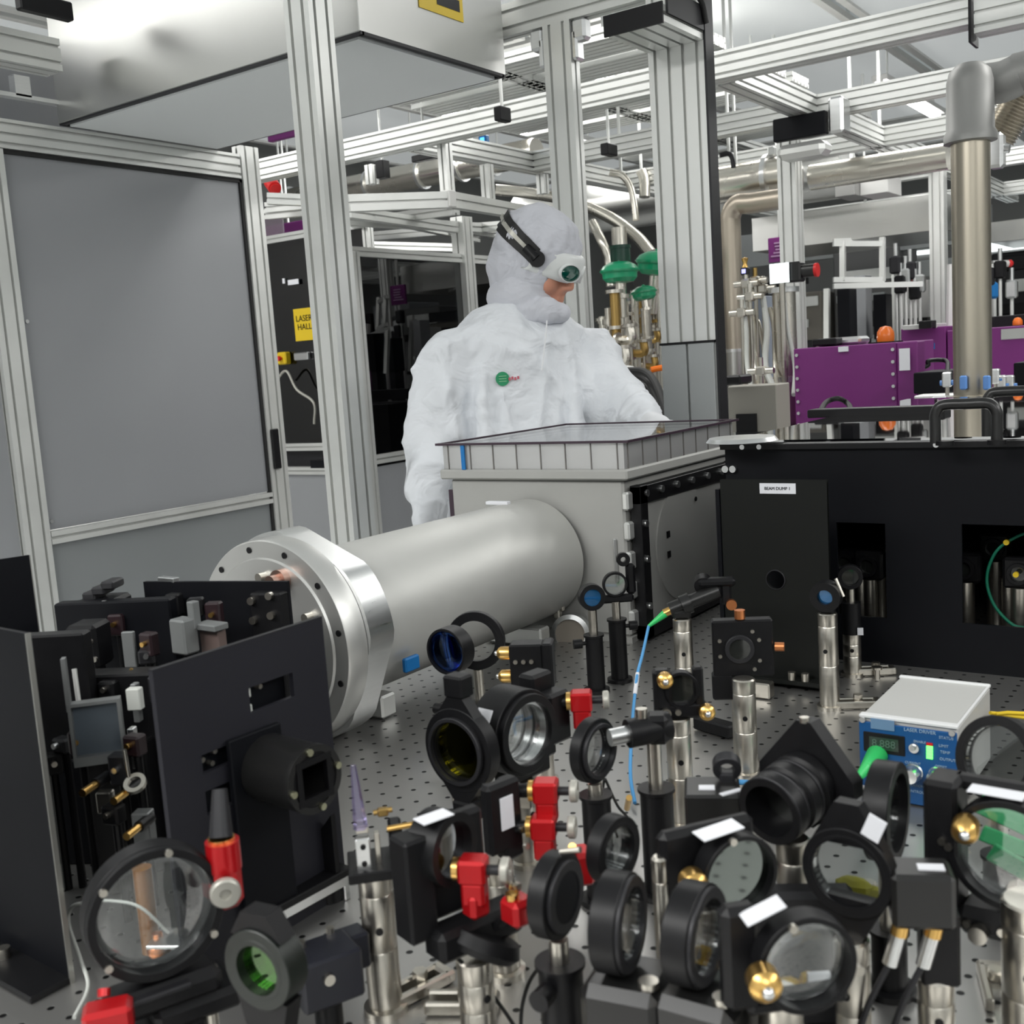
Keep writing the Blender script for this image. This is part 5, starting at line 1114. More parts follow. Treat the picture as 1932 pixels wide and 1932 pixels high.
# F26 right mirror mount with green reflections built as strips
L, rz, h, t = spot(1868, 1612, -14)
o = thing('mirror_mount', 'large black lens mount with gold knob at the right edge, green reflection strips behind its glass', 'lens mount', L, rz)
MB().ring((.012, 0, h + .004), (0, 1, 0), .037, .0325, .016).build('ring', black, o); MB().ell((.012, .002, h + .004), (.0326, .004, .0326), 12, 40).build('lens', ring_lens, o)
MB().box((-.030, .008, h - .002), (.022, .03, .096), .003).box((.008, .016, h + .041), (.07, .012, .010), .003).box((.014, .004, h - .046), (.07, .03, .02), .006).build('back_plate', black, o)
goldknob(o, (-.012, -.010, h + .022), (.2, -1, 0), .0085, .018); MB().box((.004, .002, h + .0425), (.034, .014, .001), .0002).build('white_label', label_m, o)
s = MB().disc((-.028, -.008, h + .006), (0, 1, 0), .0025, .003, 12).disc((-.024, -.008, h + .003), (0, 1, 0), .0025, .003, 12)
for x in (-.018, -.012): s.disc((x, -.012, h - .046), (0, 1, 0), .0026, .003, 12)
s.disc((-.004, -.014, h - .05), (0, 1, 0), .006, .008, 16).disc((.01, -.012, h - .046), (0, 1, 0), .003, .003, 12); s.each('screw', steel, o); pillar(o, h - .058, .030, .012, .0145)
L, rz, h, t = spot(1885, 1432, -30, 1.04)
o = thing('black_ring_mount', 'black tilted ring behind the largest lens mount at the right edge', 'ring mount', L, rz); lensring(o, h, .034, .027, .014, ring_lens, tilt=.3); holder(o, .06, h - .034, knob=0)
tag(MB().tube([atz(1768, 1478, 1.01), atz(1785, 1492, 1.02), atz(1800, 1505, 1.02)], .005).build('black_rod', dgrey), 'dark rod end pointing at the knob of the blue control unit', 'rod')
gpl = mat('reflection_green', (.02, .42, .14), .35)  # green strips added behind the lens in place of green reflections
for px, py, d, a_, lb in ((1905, 1535, (.05, .004, .022), .5, 'upper'), (1900, 1590, (.05, .004, .012), .9, 'middle'), (1920, 1635, (.04, .004, .014), .2, 'lower')):
    Pq = atz(px, py, 1.0); tag(MB().box(Pq, d, .001, Matrix.Rotation(a_, 3, 'Z') @ Matrix.Rotation(.5, 3, 'Y')).build('green_reflection', gpl), lb + ' bright green strip standing in for a reflection in the lens at the right edge', 'strip')
# F27
P = atz(1940, 1800, 1.0); L, rz, h, t = spot(1915, 1790, 0, 1.0)
# F6 large lens bottom left
L, rz, h, t = spot(290, 1716, 12, 1.035)
o = thing('large_lens_mount', 'largest round lens in a black ring with red clamp, bottom left', 'lens mount', L, rz)
Rr = 128 * t / FPX; ri = Rr * .865
MB().ring((0, .002, h), (0, 1, 0), Rr, ri, .016).build('ring', black, o); MB().ring((0, -.008, h), (0, 1, 0), Rr * .99, ri * 1.0, .006).build('ring_face', black, o)
MB().ell((0, 0, h), (ri, .004, ri), 16, 48).build('lens', ring_lens, o)
s = MB()
for a in (75, 140, 215, 325): a = math.radians(a); s.disc((Rr * .93 * math.cos(a), -.012, h + Rr * .93 * math.sin(a)), (0, 1, 0), .0026, .003, 12)
s.each('screw', steel, o)
MB().box((0, 0, h - Rr - .012), (.075, .03, .02), .006).box((.02, .01, h - Rr - .028), (.06, .05, .016), .004).build('base_block', black, o); MB().box((-.01, -.012, h - Rr - .006), (.05, .012, .004), .001, rz=.0).build('base_slot', dgrey, o)
MB().box((0, .01, (h - Rr - .036) / 2), (.05, .04, max(.004, h - Rr - .034)), .003).build('foot', black, o)
ra = MB().box((Rr + .003, -.004, h + .012), (.019, .024, .046), .005).cyl((Rr + .003, -.006, h + .016), (Rr + .003, -.006, h + .036), .0115).build('red_clamp', red, o); MB().lathe([(0, 0), (.0092, 0), (.0102, .0012), (.0102, .005), (.009, .0062), (.004, .0062), (.0035, .004), (0, .004)], (Rr - .003, -.022, h + .008), (-.25, -1, -.05), 30).cyl((Rr + .0, -.014, h + .008), (Rr - .003, -.022, h + .008), .004).build('knob', knobg, ra); MB().cyl((Rr + .003, -.005, h + .035), (Rr + .003, -.005, h + .038), .009).build('bushing', gold, ra); MB().cyl((Rr + .003, -.005, h + .038), (Rr + .008, .004, h + .068), .008, .005).build('handle_pin', dgrey, o)
P = atz(205, 1922, .985); tag(MB().box(P, (.03, .02, .02), .003, rz=.9).cyl(P + V((-.012, .006, .008)), P + V((-.014, .008, .012)), .004).build('red_block', red), 'red block cut by the bottom edge below the largest lens', 'adjuster')
tag(MB().tube([atz(162, 1702, .96), atz(135, 1712, .945), atz(130, 1745, .93), atz(152, 1810, .91), atz(166, 1862, .906), atz(140, 1920, .905)], .0016).build('white_cable', creamw), 'thin white cable curling left of the largest lens', 'cable')
tag(MB().tube([atz(160, 1700, .97), atz(215, 1700, .985), atz(265, 1712, .985), atz(318, 1760, .96)], .0012).build('white_cable', creamw), 'thin white cable arc seen through the largest lens', 'cable')
P = atz(345, 1770, .93); tag(MB().box(P, (.05, .03, .003), .0005, rz=.5).build('silver_plate', alu_b), 'bright metal plate seen through the largest lens', 'plate')
P = atz(275, 1700, .95); am = mat('amber_tube', (.35, .13, .01), .25, coat=1); tag(MB().cyl(P - V((0, 0, .045)), P + V((0, 0, .03)), .008).build('amber_tube', am), 'amber tube seen through the largest lens', 'tube')
P = atz(300, 1790, .92); tag(MB().ell(P, (.010, .010, .008)).cyl(P, P + V((0, 0, .014)), .004).build('copper_fitting', copper), 'copper fitting seen through the largest lens', 'fitting')
P = atz(395, 1890, .96); tag(MB().cyl(P + V((0, 0, -.02)), P + V((0, 0, .02)), .005).cyl(P + V((0, 0, .018)), P + V((0, 0, .024)), .008).build('pale_screw', steel), 'pale screw standing between the largest lens and the green filter', 'screw')
# F7 green filter
L, rz, h, t = spot(502, 1818, -44, 1.02)
o = thing('filter_mount', 'dark oval filter mount with green glass at the bottom left', 'filter mount', L, rz)
lensring(o, h, .026, .0165, .018, grn_glass, m=mat('green_black_anodised', (.009, .013, .010), .4)); MB().prism([(-.02, -.02), (.02, -.02), (.012, -.05), (-.012, -.05)], (0, 0, h), (0, -1, 0), .014, (0, 0, 1)).build('lug', black, o)
MB().prism([(-.02, .02), (.02, .02), (.010, .036), (-.010, .036)], (0, 0, h), (0, -1, 0), .014, (0, 0, 1)).build('top_lug', black, o); holder(o, .05, h - .045, knob=0)
P = atz(612, 1822, .965); o = thing('black_block', 'dark navy block with one silver screw right of the green filter', 'block', (P.x, P.y, TZ), 1.15)
MB().box((0, 0, P.z - TZ - .004), (.045, .036, .036), .002).box((.025, .02, P.z - TZ - .006), (.03, .02, .028), .002).build('body', mat('navy_black', (.012, .013, .022), .35), o)
MB().disc((-.004, -.019, P.z - TZ), (0, 1, 0), .004, .004, 14).disc((-.012, .01, P.z - TZ + .016), (0, 0, 1), .003, .004).disc((.012, .016, P.z - TZ + .016), (0, 0, 1), .003, .004).each('screw', steel, o)
MB().cyl((0, 0, 0), (0, 0, P.z - TZ - .02), .01).build('post', black, o)
# F8 pillar with stage, clamps and violet prism
B_ = atz(729, 1905, TZ); rz = math.atan2(-B_.x, B_.y)
o = thing('optic_post', 'tall steel post carrying a black stage with a violet crystal in a small clamp', 'post', (B_.x, B_.y, TZ), rz)
pillar(o, .112); fork(o, .55, .055)
MB().box((.002, 0, .116), (.042, .042, .008), .001).box((.018, .008, .128), (.010, .026, .03), .002).build('stage', black, o)
MB().box((-.0065, -.010, .130), (.0105, .008, .026), .001).build('clamp_plate', alu_b, o); s = MB().disc((-.0065, -.0145, .124), (0, 1, 0), .002, .001, 12).disc((-.0065, -.0145, .137), (0, 1, 0), .002, .001, 12); s.build('holes', black, o)
MB().box((.004, -.004, .13), (.004, .006, .026), .0005).box((-.006, -.006, .147), (.009, .006, .004), .0005).build('clamp_rods', steel, o)
MB().cyl((.012, -.004, .144), (.032, -.004, .145), .0022).build('thumbscrew', gold, o); MB().box((.010, 0, .156), (.008, .006, .006), .001).cyl((.003, 0, .156), (.017, 0, .157), .002).build('top_screw', brassy, o)
MB().cyl((-.007, -.006, .148), (-.0085, -.004, .196), .0055, .002, 6).build('crystal', prismm, o)
# F29 posts in the middle right
def at_base(px, py): b = atz(px, py, TZ); return (b.x, b.y, TZ), math.atan2(-b.x, b.y)
L, rz = at_base(1566, 1336); o = thing('optic_post', 'steel post with small black blue-lens mount before the charcoal cover plate', 'post', L, rz - .3)
pillar(o, .129); fork(o, .45, .06); MB().lathe([(.010, -.01), (.020, -.01), (.020, .006), (.010, .006)], (0, 0, .152), (0, 1, .1), 32, True).box((.0, 0, .134), (.02, .014, .012), .003).build('lens_mount', black, o); MB().disc((0, -.003, .152), (0, 1, .1), .0105, .003).build('lens', cyanlens, o)
MB().cyl((.012, 0, .175), (.022, -.002, .152), .0025).build('lever', steel, o)
L, rz = at_base(1410, 1462); o = thing('optic_post', 'steel post in front of the square black lens holder', 'post', L, rz); pillar(o, .113)
L, rz, h, t = spot(1398, 1222, 4, 1.04)
o = thing('square_lens_holder', 'square black lens holder with copper screws, left of the charcoal cover plate', 'lens holder', L, rz)
MB().box((.002, .004, h), (.068, .018, .066), .002).box((-.022, .004, h - .045), (.024, .018, .03), .002).build('body', black, o); MB().ring((-.002, -.006, h), (0, 1, 0), .0165, .012, .006).build('lens_ring', dgrey, o); MB().disc((-.002, -.006, h), (0, 1, 0), .0125, .003).build('lens', darkcoat, o)
s = MB()
for x, z in ((.013, .020), (-.024, .01), (-.024, -.008), (.02, -.014), (.014, -.024), (.02, .010)): s.disc((x, -.006, h + z), (0, 1, 0), .0022, .002, 10)
s.each('screw', steel, o); MB().cyl((.038, 0, h), (.048, -.002, h), .005).cyl((0, 0, h + .034), (0, 0, h + .044), .006).each('copper_screw', copper, o)
MB().cyl((-.0, .006, h - .06), (-.0, .006, h - .02), .008).build('neck', black, o); pillar(o, h - .058, 0, .006)
tag(MB().box(atz(1437, 1300, TZ + .012), (.03, .02, .022), .002).build('steel_block', steel), 'small steel block on the table right of the front steel post', 'block')
tag(MB().box(atz(1350, 1370, TZ + .01), (.06, .02, .016), .002, rz=-.3).build('black_bar', black), 'short black bar lying right of the gold knob mount', 'bar')
L, rz = at_base(1291, 1560); L2, rz2, h2, t2 = spot(1276, 1306, 6, 1.04)
o = thing('mirror_mount', 'black corner mirror mount with two gold knobs on a tall steel post', 'mirror mount', L2, rz2)
MB().box((-.014, 0, h2), (.018, .016, .05), .003).box((.004, .0, h2 - .018), (.052, .016, .016), .003).box((.022, 0, h2 + .006), (.010, .014, .04), .002).ring((.004, -.002, h2 + .004), (0, 1, 0), .0185, .0155, .012).build('frame', black, o); MB().disc((.004, .0, h2 + .004), (0, 1, 0), .0157, .003).build('mirror', darkcoat, o)
goldknob(o, (-.012, -.008, h2 + .017), (0, -1, 0), .008, .012); goldknob(o, (.028, -.008, h2 - .018), (0, -1, 0), .008, .012)
MB().disc((-.012, -.010, h2 - .018), (0, 1, 0), .005, .006).disc((.0, -.009, h2 - .018), (0, 1, 0), .003, .004).build('screws', steel, o); pillar(o, h2 - .026)
L, rz, h, t = spot(1286, 1150, 0, 1.035)
o = thing('fibre_collimator', 'black fibre collimator lying on a steel post with green fibre plug', 'collimator', L, rz)
MB().cyl((-.016, 0, h), (.05, .01, h + .022), .010).cyl((.0, .0, h + .005), (.012, .002, h + .009), .014).box((.0, 0, h - .006), (.024, .02, .012), .003).build('body', bkplastic, o)
MB().cyl((-.014, -.001, h), (-.024, -.003, h - .004), .0055).build('gold_ferrule', gold, o); MB().cyl((-.022, -.003, h - .004), (-.045, -.007, h - .020), .0055, .0022).build('green_boot', cableg, o); pillar(o, h - .012)
MB().box((.048, .01, h + .034), (.05, .02, .012), .004).box((.06, .01, h + .018), (.014, .014, .03), .003).cyl((.03, .006, h + .03), (.03, .02, h + .034), .012).build('rear_clamp', black, o); MB().disc((.066, -.002, h + .005), (0, 1, 0), .007, .008).build('copper_knob', copper, o)
c0 = V(L) + Matrix.Rotation(rz, 3, 'Z') @ V((-.045, -.007, h - .020))
cb = thing('fibre_cable', 'light blue fibre cable with white sleeve hanging down from the green plug', 'cable', c0); pts = [c0, atz(1212, 1235, 1.0), atz(1203, 1270, .99), atz(1198, 1310, .97), atz(1194, 1350, .955), atz(1190, 1420, .935), atz(1190, 1470, .92), atz(1198, 1515, .908)]
pts = [V(p) - V(c0) for p in pts]; MB().tube(pts, .002).build('blue_jacket', cableb, cb); MB().tube([pts[2] , (pts[2] + pts[3]) / 2, pts[3]], .0027).build('white_sleeve', label_m, cb)
# D post group in front of the left window
L, rz, h, t = spot(1604, 1088, 0, 1.045); o = thing('lens_mount', 'black lens mount on a short holder and steel base post before the left window', 'lens mount', L, rz)
lensring(o, h, .0175, .012, .014, darkcoat); MB().cyl((0, 0, .09), (0, 0, h - .016), .006).build('thin_post', steel, o); MB().cyl((0, 0, .062), (0, 0, .108), .0135).build('post_holder', black, o); MB().box((.012, -.012, .068), (.008, .004, .010)).build('white_label', label_m, o); pillar(o, .064); fork(o, .2, .055)
P = atz(1655, 1280, TZ); o = thing('short_post', 'tiny steel post with flat cap on the table by the black enclosure', 'post', P); MB().cyl((0, 0, 0), (0, 0, .014), .004).cyl((0, 0, .014), (0, 0, .017), .0075).build('post', steel, o)
# cables in the middle
tag(MB().tube([atz(1140, 1470, .99), atz(1135, 1520, .95), atz(1150, 1545, .93), atz(1165, 1580, .91)], .0013).build('black_cable', rubber), 'thin black wire loop below the horizontal rod ring, left strand', 'cable')
tag(MB().tube([atz(1142, 1470, .99), atz(1165, 1520, .95), atz(1185, 1545, .93), atz(1190, 1580, .91)], .0013).build('black_cable', rubber), 'thin black wire loop below the horizontal rod ring, right strand', 'cable')
tag(MB().cyl(atz(1183, 1525, .93), atz(1187, 1505, .955), .003).build('gold_connector', gold), 'small gold connector left of the tall post holder', 'connector')
for i, (px, py, a_, lb) in enumerate(((880, 1905, .5, 'between the centre post and the wires'), (1880, 1870, 1.9, 'near the right edge'), (1640, 1700, .6, 'under the detector block'))):
    P = atz(px, py, TZ); o = thing('clamping_fork', 'loose steel clamping fork on the table ' + lb, 'clamp', P, a_); fork(o, 0, .05, -.03); MB().cyl((0, 0, .01), (0, 0, .016), .006).build('screw_head', steel, o)
# thick post at the right edge
P = atz(1928, 1932, .93); o = thing('optic_post', 'thick steel post cut by the bottom right corner', 'post', (P.x + .007, P.y, TZ)); pillar(o, .118, r=.019)

# ================================================================ black panels and dark optics on the left
def vplate(name, label, cat, A, B, z0, z1, th, m, wins=(), edge=None, group=None):
    A = V((A[0], A[1], z0)); B = V((B[0], B[1], z0)); X = (B - A).normalized(); W = (B - A).length
    o = thing(name, label, cat, A, math.atan2(X.y, X.x), group); MB().plate(W, z1 - z0, list(wins), (0, 0, 0), (1, 0, 0), (0, 0, 1), th).build('plate', m, o, 0)
    if edge: MB().box((W, 0, (z1 - z0) / 2), (.0012, th * 1.1, z1 - z0)).build('bright_edge', edge, o)
    return o, W
edgem = mat('bare_metal_edge', (.45, .45, .42), .35, .8)
b = atz(137, 1855, TZ); a = atz(0, 1783, TZ); a = b + (a - b) * 2.2
o, W = vplate('beam_block_plate', 'nearest tall black plate at the left edge, standing on a screwed foot', 'panel', a, b, TZ, 1.194, .004, blackp, edge=edgem)
MB().box((W / 2, -.018, .003), (W, .036, .006), .001).build('foot', black, o); s = MB()
for q in (.13, .16): s.disc((W - q * .62, -.014, .010), (0, 0, 1), .0055, .010, 14)
s.each('foot_screw', steel, o)
b2 = atz(86, 1262, 1.08); t2 = 1.32; c1 = att(55, 1047, t2); c2 = att(-60, 1062, t2 * .97)
o, W = vplate('beam_block_plate', 'second black plate behind the nearest one at the left edge', 'panel', c2, c1, 1.02, c1.z, .004, blackp, edge=edgem)
MB().box((W / 2, 0, -.06), (W * .8, .02, .12)).build('lower_post', black, o)
# slate plate with windows (front right of the cluster)
SX = -.705; pA, pB = atx(598, 1168, SX), atx(283, 1262, SX); H_ = (pA.z + pB.z) / 2 - TZ
o = thing('breadboard_wall', 'large slate grey plate with cut out windows in front of the round flange', 'panel', (SX, pB.y, TZ), PI / 2)
def onp(px, py): P = atx(px, py, SX); return P.y - pB.y, P.z - TZ
u0, v0 = onp(470, 1345); u1, v1 = onp(548, 1268); u2, v2 = onp(380, 1460); u3, v3 = onp(432, 1402); u4, v4 = onp(388, 1538); u5, v5 = onp(436, 1470)
Wf = pA.y - pB.y + .004
MB().plate(Wf, H_, [(u0, v0, u1, v1), (u2, v2, u3, v3), (u4, v4, u5, v5)], (0, 0, 0), (1, 0, 0), (0, 0, 1), .005).build('plate', slate, o, 0)
MB().box((Wf / 2, 0, H_), (Wf, .0052, .001)).build('top_edge', dgrey, o)
MB().box((Wf * .5, .02, .003), (Wf, .04, .006)).build('foot', black, o)
MB().box((u0 + .003, .004, (v0 + v1) / 2 + .008), (.006, .005, .014), .001).box((u0 + .003, .004, (v0 + v1) / 2 - .012), (.006, .005, .014), .001).each('pale_pad', creamw, o)
MB().box(((u0 + u1) / 2, .022, (v0 + v1) / 2), (.06, .02, .06), .002).box(((u2 + u3) / 2, .016, (v2 + v5) / 2), (.04, .02, .09), .002).each('inner_block', blackp, o)
s = MB()
for px, py in ((424, 1388), (405, 1417), (382, 1434), (400, 1440), (490, 1295)): u, v = onp(px, py); s.disc((u, .002, v), (0, 1, 0), .0022, .006, 12)
s.each('screw', steel, o)
# square beam tube stage in front, its axis across the table
FX = -.635; pc_ = atx(592, 1470, FX); o = thing('beam_cylinder', 'glossy black cylinder with square opening on a black upright plate', 'cylinder', (FX, pc_.y, TZ), PI / 2 - .06); h = pc_.z - TZ
R1 = .0285; BL = .060; MB().lathe([(R1 * .80, -.002), (R1, -.002), (R1, .005), (R1 * .985, .006), (R1 * .985, BL), (R1 * .8, BL)], (0, 0, h), (0, 1, 0), 56, True).build('cylinder', bkplastic, o)
q = R1 * .46; MB().plate(R1 * 1.3, R1 * 1.3, [(R1 * .65 - q, R1 * .65 - q, R1 * .65 + q, R1 * .65 + q)], (-R1 * .65, 0, h - R1 * .65), (1, 0, 0), (0, 0, 1), .005).build('square_mask', black, o, 0)
MB().ring((0, .001, h), (0, 1, 0), R1 * .99, R1 * .66, .004).build('front_ring', black, o)
s = MB()
for a in (10, 100, 190, 280): a = math.radians(a); s.disc((R1 * .86 * math.cos(a), -.003, h + R1 * .86 * math.sin(a)), (0, 1, 0), .003, .003, 12)
s.each('screw', mat('pale_brass', (.6, .6, .42), .3, 1), o)
def onu(px, py): P = atx(px, py, FX - BL); return P.y - pc_.y, P.z - TZ
ul, ut = onu(425, 1402); ur = onu(600, 1400)[0]
MB().box(((ul + .018) / 2, BL, (ut + .03) / 2), (abs(ul) + .018, .006, ut - .03), .001).build('upright_plate', blackp, o)
e0, e1 = atz(490, 1722, .927), atz(637, 1645, .927); yc = (e0.y + e1.y) / 2 - pc_.y; ey = FX - (e0.x + e1.x) / 2; el_ = e1.y - e0.y
MB().box((yc - .004, (ey + BL) / 2 + .004, .030), (el_ + .012, abs(BL - ey) + .02, .007), .001).prism([(0, 0), (.05, 0), (0, .055)], (yc + .03, BL - .004, .034), (1, 0, 0), .005, (0, 0, 1)).build('base_plate', black, o)
MB().disc((yc - el_ * .3, ey + .018, .034), (0, 0, 1), .0028, .003).disc((yc + el_ * .3, ey + .022, .034), (0, 0, 1), .0028, .003).each('base_screw', steel, o)
MB().box((yc, ey, .0205), (el_ + .006, .013, .013), .001).box((yc + el_ / 2, ey, .010), (.007, .012, .02), .001).box((yc - el_ / 2, ey, .010), (.009, .012, .02), .001).build('aluminium_edge', alu_b, o)
MB().box((yc, ey + .05, .013), (el_ * .7, .05, .026), .002).build('riser', black, o); MB().cyl((yc + el_ * .42, ey + .012, 0), (yc + el_ * .42, ey + .012, .024), .014).build('black_foot', black, o)
MB().cyl((yc + el_ * .38, ey + .03, .034), (yc + el_ * .38, ey + .03, .075), .0052).cyl((yc + el_ * .38, ey + .03, .075), (yc + el_ * .38, ey + .03, .088), .008).cyl((yc + el_ * .38, ey + .03, .088), (yc + el_ * .38, ey + .03, .098), .005).build('side_post', steel, o)
# black back frame behind
P1_, P2_ = att(273, 1097, 1.33), att(545, 1112, 1.27)
o, W = vplate('optics_enclosure', 'black box frame with silver screws right behind the slate plate', 'frame', P1_, P2_, TZ, P1_.z, .006, blackp)
MB().box((W - .02, -.012, (P1_.z - TZ) / 2 - .004), (.04, .02, P1_.z - TZ - .012), .002).build('corner_block', black, o); s = MB()
for z in (-.012, -.035, -.07): s.disc((W - .012, -.024, P1_.z - TZ + z), (0, 1, 0), .0045, .006, 12); s.disc((W - .036, -.024, P1_.z - TZ + z - .006), (0, 1, 0), .0045, .006, 12)
s.each('screw', steel, o)
tag(MB().box(att(318, 1093, 1.325), (.03, .01, .006), .001).build('bright_clip', alu_b), 'bright clip lying on top of the black box frame', 'clip')
tag(MB().box(att(348, 1199, 1.18), (.024, .02, .038), .002).build('aluminium_block', dull), 'pale aluminium block inside the black box frame', 'block')
tag(MB().box(att(398, 1181, 1.18), (.034, .02, .007), .001).box(att(366, 1160, 1.18), (.010, .01, .03), .001).build('pale_bar', dull), 'pale angled bar right of the aluminium block in the frame', 'bar')
tag(MB().box(att(403, 1208, 1.19), (.030, .012, .032), .001).build('brown_plate', mat('brown_grey_plate', (.14, .10, .09), .5)), 'brown grey plate below the pale angled bar in the frame', 'plate')
# dark cluster between
dk = [('optic_stage', 200, 1180, 1.30, (.05, .05, .07), 'black optic stage with silver strips at the top left of the dark cluster'),
      ('optic_stage', 260, 1190, 1.38, (.08, .04, .05), 'dark maroon black stage block behind the silver strips'),
      ('optic_stage', 170, 1215, 1.22, (.035, .04, .05), 'small black knob block at the far left of the dark cluster')]
marn = mat('maroon_black', (.022, .010, .013), .4)
for i, (n_, px, py, t, d, lb) in enumerate(dk):
    P = att(px, py, t); o = thing(n_, lb, 'optic stage', (P.x, P.y, TZ), .5)
    MB().box((0, 0, P.z - TZ), d, .004).build('body', (black, marn, black)[i], o); MB().box((0, 0, (P.z - TZ) / 2), (d[0] * .6, d[1] * .6, P.z - TZ - d[2] / 2), .003).build('column', black, o)
    s = MB(); s.disc((.012, -d[1] / 2 - .002, P.z - TZ + .008), (0, 1, 0), .003, .004, 12).disc((.015, -d[1] / 2 - .002, P.z - TZ - .012), (0, 1, 0), .003, .004, 12); s.each('screw', steel, o)
    if i == 0:
        for k, x in enumerate((-.018, -.006, .006, .016)): MB().box((x, -d[1] / 2 - .003, P.z - TZ + (.0, -.004, .008, .016)[k]), (.004, .004, .04)).build('silver_strip', alu_b, o)
        for k in range(3): MB().box((-.01 + .012 * k, 0, P.z - TZ + .038 + .006 * k), (.016, .03, .01), .002).build('clamp_piece', dgrey, o)
    if i == 2: MB().cyl((-.018, 0, P.z - TZ), (-.045, 0, P.z - TZ + .002), .003).build('brass_pin', gold, o)
P = att(184, 1376, 1.02); o = thing('mirror_plate', 'rectangular blue grey mirror plate in a thin aluminium frame in the dark cluster', 'mirror', (P.x, P.y, TZ), math.atan2(-P.x, P.y) - .15)
z = P.z - TZ; MB().plate(.046, .060, [(.003, .009, .043, .057)], (-.023, 0, z - .032), (1, 0, 0), (0, 0, 1), .012).build('frame', dull, o, 0); MB().box((0, .003, z + .001), (.042, .002, .05)).build('mirror', greyscreen, o)
MB().box((-.022, .0, z + .046), (.004, .01, .05)).build('side_arm', dull, o); MB().box((0, .012, z / 2), (.03, .012, z), .002).build('stand', black, o)
for i, (px, py, t, d, m_, lb) in enumerate(((245, 1225, 1.2, (.014, .006, .040), dull, 'upright pale strip in the middle of the dark cluster'), (258, 1325, 1.1, (.006, .01, .04), dull, 'thin pale upright bar right of the blue grey mirror'),
        (255, 1318, 1.08, (.014, .01, .022), creamw, 'white wedge piece right of the blue grey mirror'), (253, 1410, 1.05, (.006, .01, .04), alu_b, 'small bright pin bar below the white wedge piece'),
        (272, 1560, .98, (.016, .014, .03), dull, 'grey metal corner piece behind the top of the largest lens'), (200, 1512, 1.0, (.014, .01, .02), steel, 'tiny steel piece low in the dark cluster'))):
    tag(MB().box(att(px, py, t), d, .001, rz=.5).build('metal_piece', m_), lb, 'metal piece')
for i, (px, py, t, d, rzz, lb) in enumerate(((110, 1420, 1.12, (.09, .02, .25), .55, 'tall black upright plate just right of the bright plate edge'), (165, 1540, 1.14, (.05, .05, .14), .5, 'black column under the blue grey mirror'),
        (262, 1530, 1.14, (.05, .05, .16), .5, 'black column between the mirror and the slate plate'), (235, 1290, 1.28, (.14, .02, .20), .5, 'dark backing plate behind the cluster optics'), (255, 1440, 1.15, (.10, .03, .2), .5, 'dark lower backing plate behind the cluster optics'))):
    P = att(px, py, t); zt3 = P.z + d[2] / 2; zz = max(TZ, P.z - d[2] / 2); tag(MB().box((P.x, P.y, (zt3 + TZ) / 2), (d[0], d[1], zt3 - TZ), .002, rz=rzz).build('black_column', (black, blackp)[i % 2]), lb, 'column')
tag(MB().box(atz(105, 1268, 1.06), (.06, .035, .004), .001, rz=-.4).build('grey_shelf', dgrey), 'grey shelf plate beside the door post foot at the left', 'shelf')
for i, (px, py, t) in enumerate(((180, 1480, .98), (262, 1560, .96), (238, 1495, .98))):
    o = thing('small_optic_screw', 'small brass tipped screw in the dark cluster', 'screw', att(px, py, t), .4, 'brass tipped screws in the dark cluster'); MB().cyl((0, 0, 0), (0, -.02, 0), .0035).build('screw', gold, o); MB().cyl((0, 0, 0), (0, .02, 0), .005).build('barrel', black, o)
o = thing('cable_clip', 'small pale hooked clip low in the dark cluster', 'clip', att(255, 1478, .98)); MB().lathe([(.006, -.002), (.010, -.002), (.010, .002), (.006, .002)], (0, 0, 0), (.3, -.5, .8), 24, True).build('ring', steel, o); MB().cyl((-.008, 0, 0), (-.010, 0, .03), .0018).build('wire', steel, o)

random.seed(31)
bits = [(192, 1165, 1.28), (222, 1178, 1.26), (300, 1160, 1.3), (330, 1140, 1.3), (282, 1215, 1.2), (278, 1238, 1.2), (370, 1145, 1.24), (405, 1160, 1.24), (120, 1405, 1.05), (100, 1440, 1.05), (255, 1405, 1.0), (228, 1450, 1.0), (215, 1535, .98), (150, 1398, 1.03), (300, 1300, 1.1), (205, 1300, 1.12)]
for i, (px, py, t) in enumerate(bits):
    o = thing('small_clamp', 'tiny black clamp with a silver screw in the dark cluster', 'clamp', att(px, py, t), random.uniform(0, 1.2), 'tiny clamps in the dark cluster')
    MB().box((0, 0, 0), (.018, .014, random.uniform(.014, .03)), .002).build('block', (black, marn, dgrey)[i % 3], o); MB().cyl((0, -.012, .002), (0, -.006, .002), .0028, n=12).build('screw', (steel, gold, alu_b)[i % 3], o)
    zb = TZ + .0 - o.location.z; MB().cyl((0, .002, -.006), (0, .002, zb), .004, n=10).build('rod', black, o)
for i, (x0, y0, x1, y1, t) in enumerate(((186, 1150, 192, 1230, 1.27), (205, 1155, 212, 1205, 1.27), (216, 1145, 222, 1180, 1.27), (258, 1262, 262, 1330, 1.15), (196, 1340, 250, 1262, 1.14), (340, 1165, 346, 1220, 1.2), (140, 1262, 148, 1322, 1.05), (410, 1160, 412, 1210, 1.25))):
    a_, b_ = att(x0, y0, t), att(x1, y1, t); tag(MB().cyl(a_, b_, .0024, n=10).build('silver_rod', (alu, brassy, alu)[i % 3]), 'thin metal rod in the dark cluster, %s from the left' % ('first', 'second', 'third', 'fourth', 'fifth', 'sixth', 'seventh', 'eighth')[[1, 3, 4, 5, 2, 6, 0, 7][i]], 'rod')

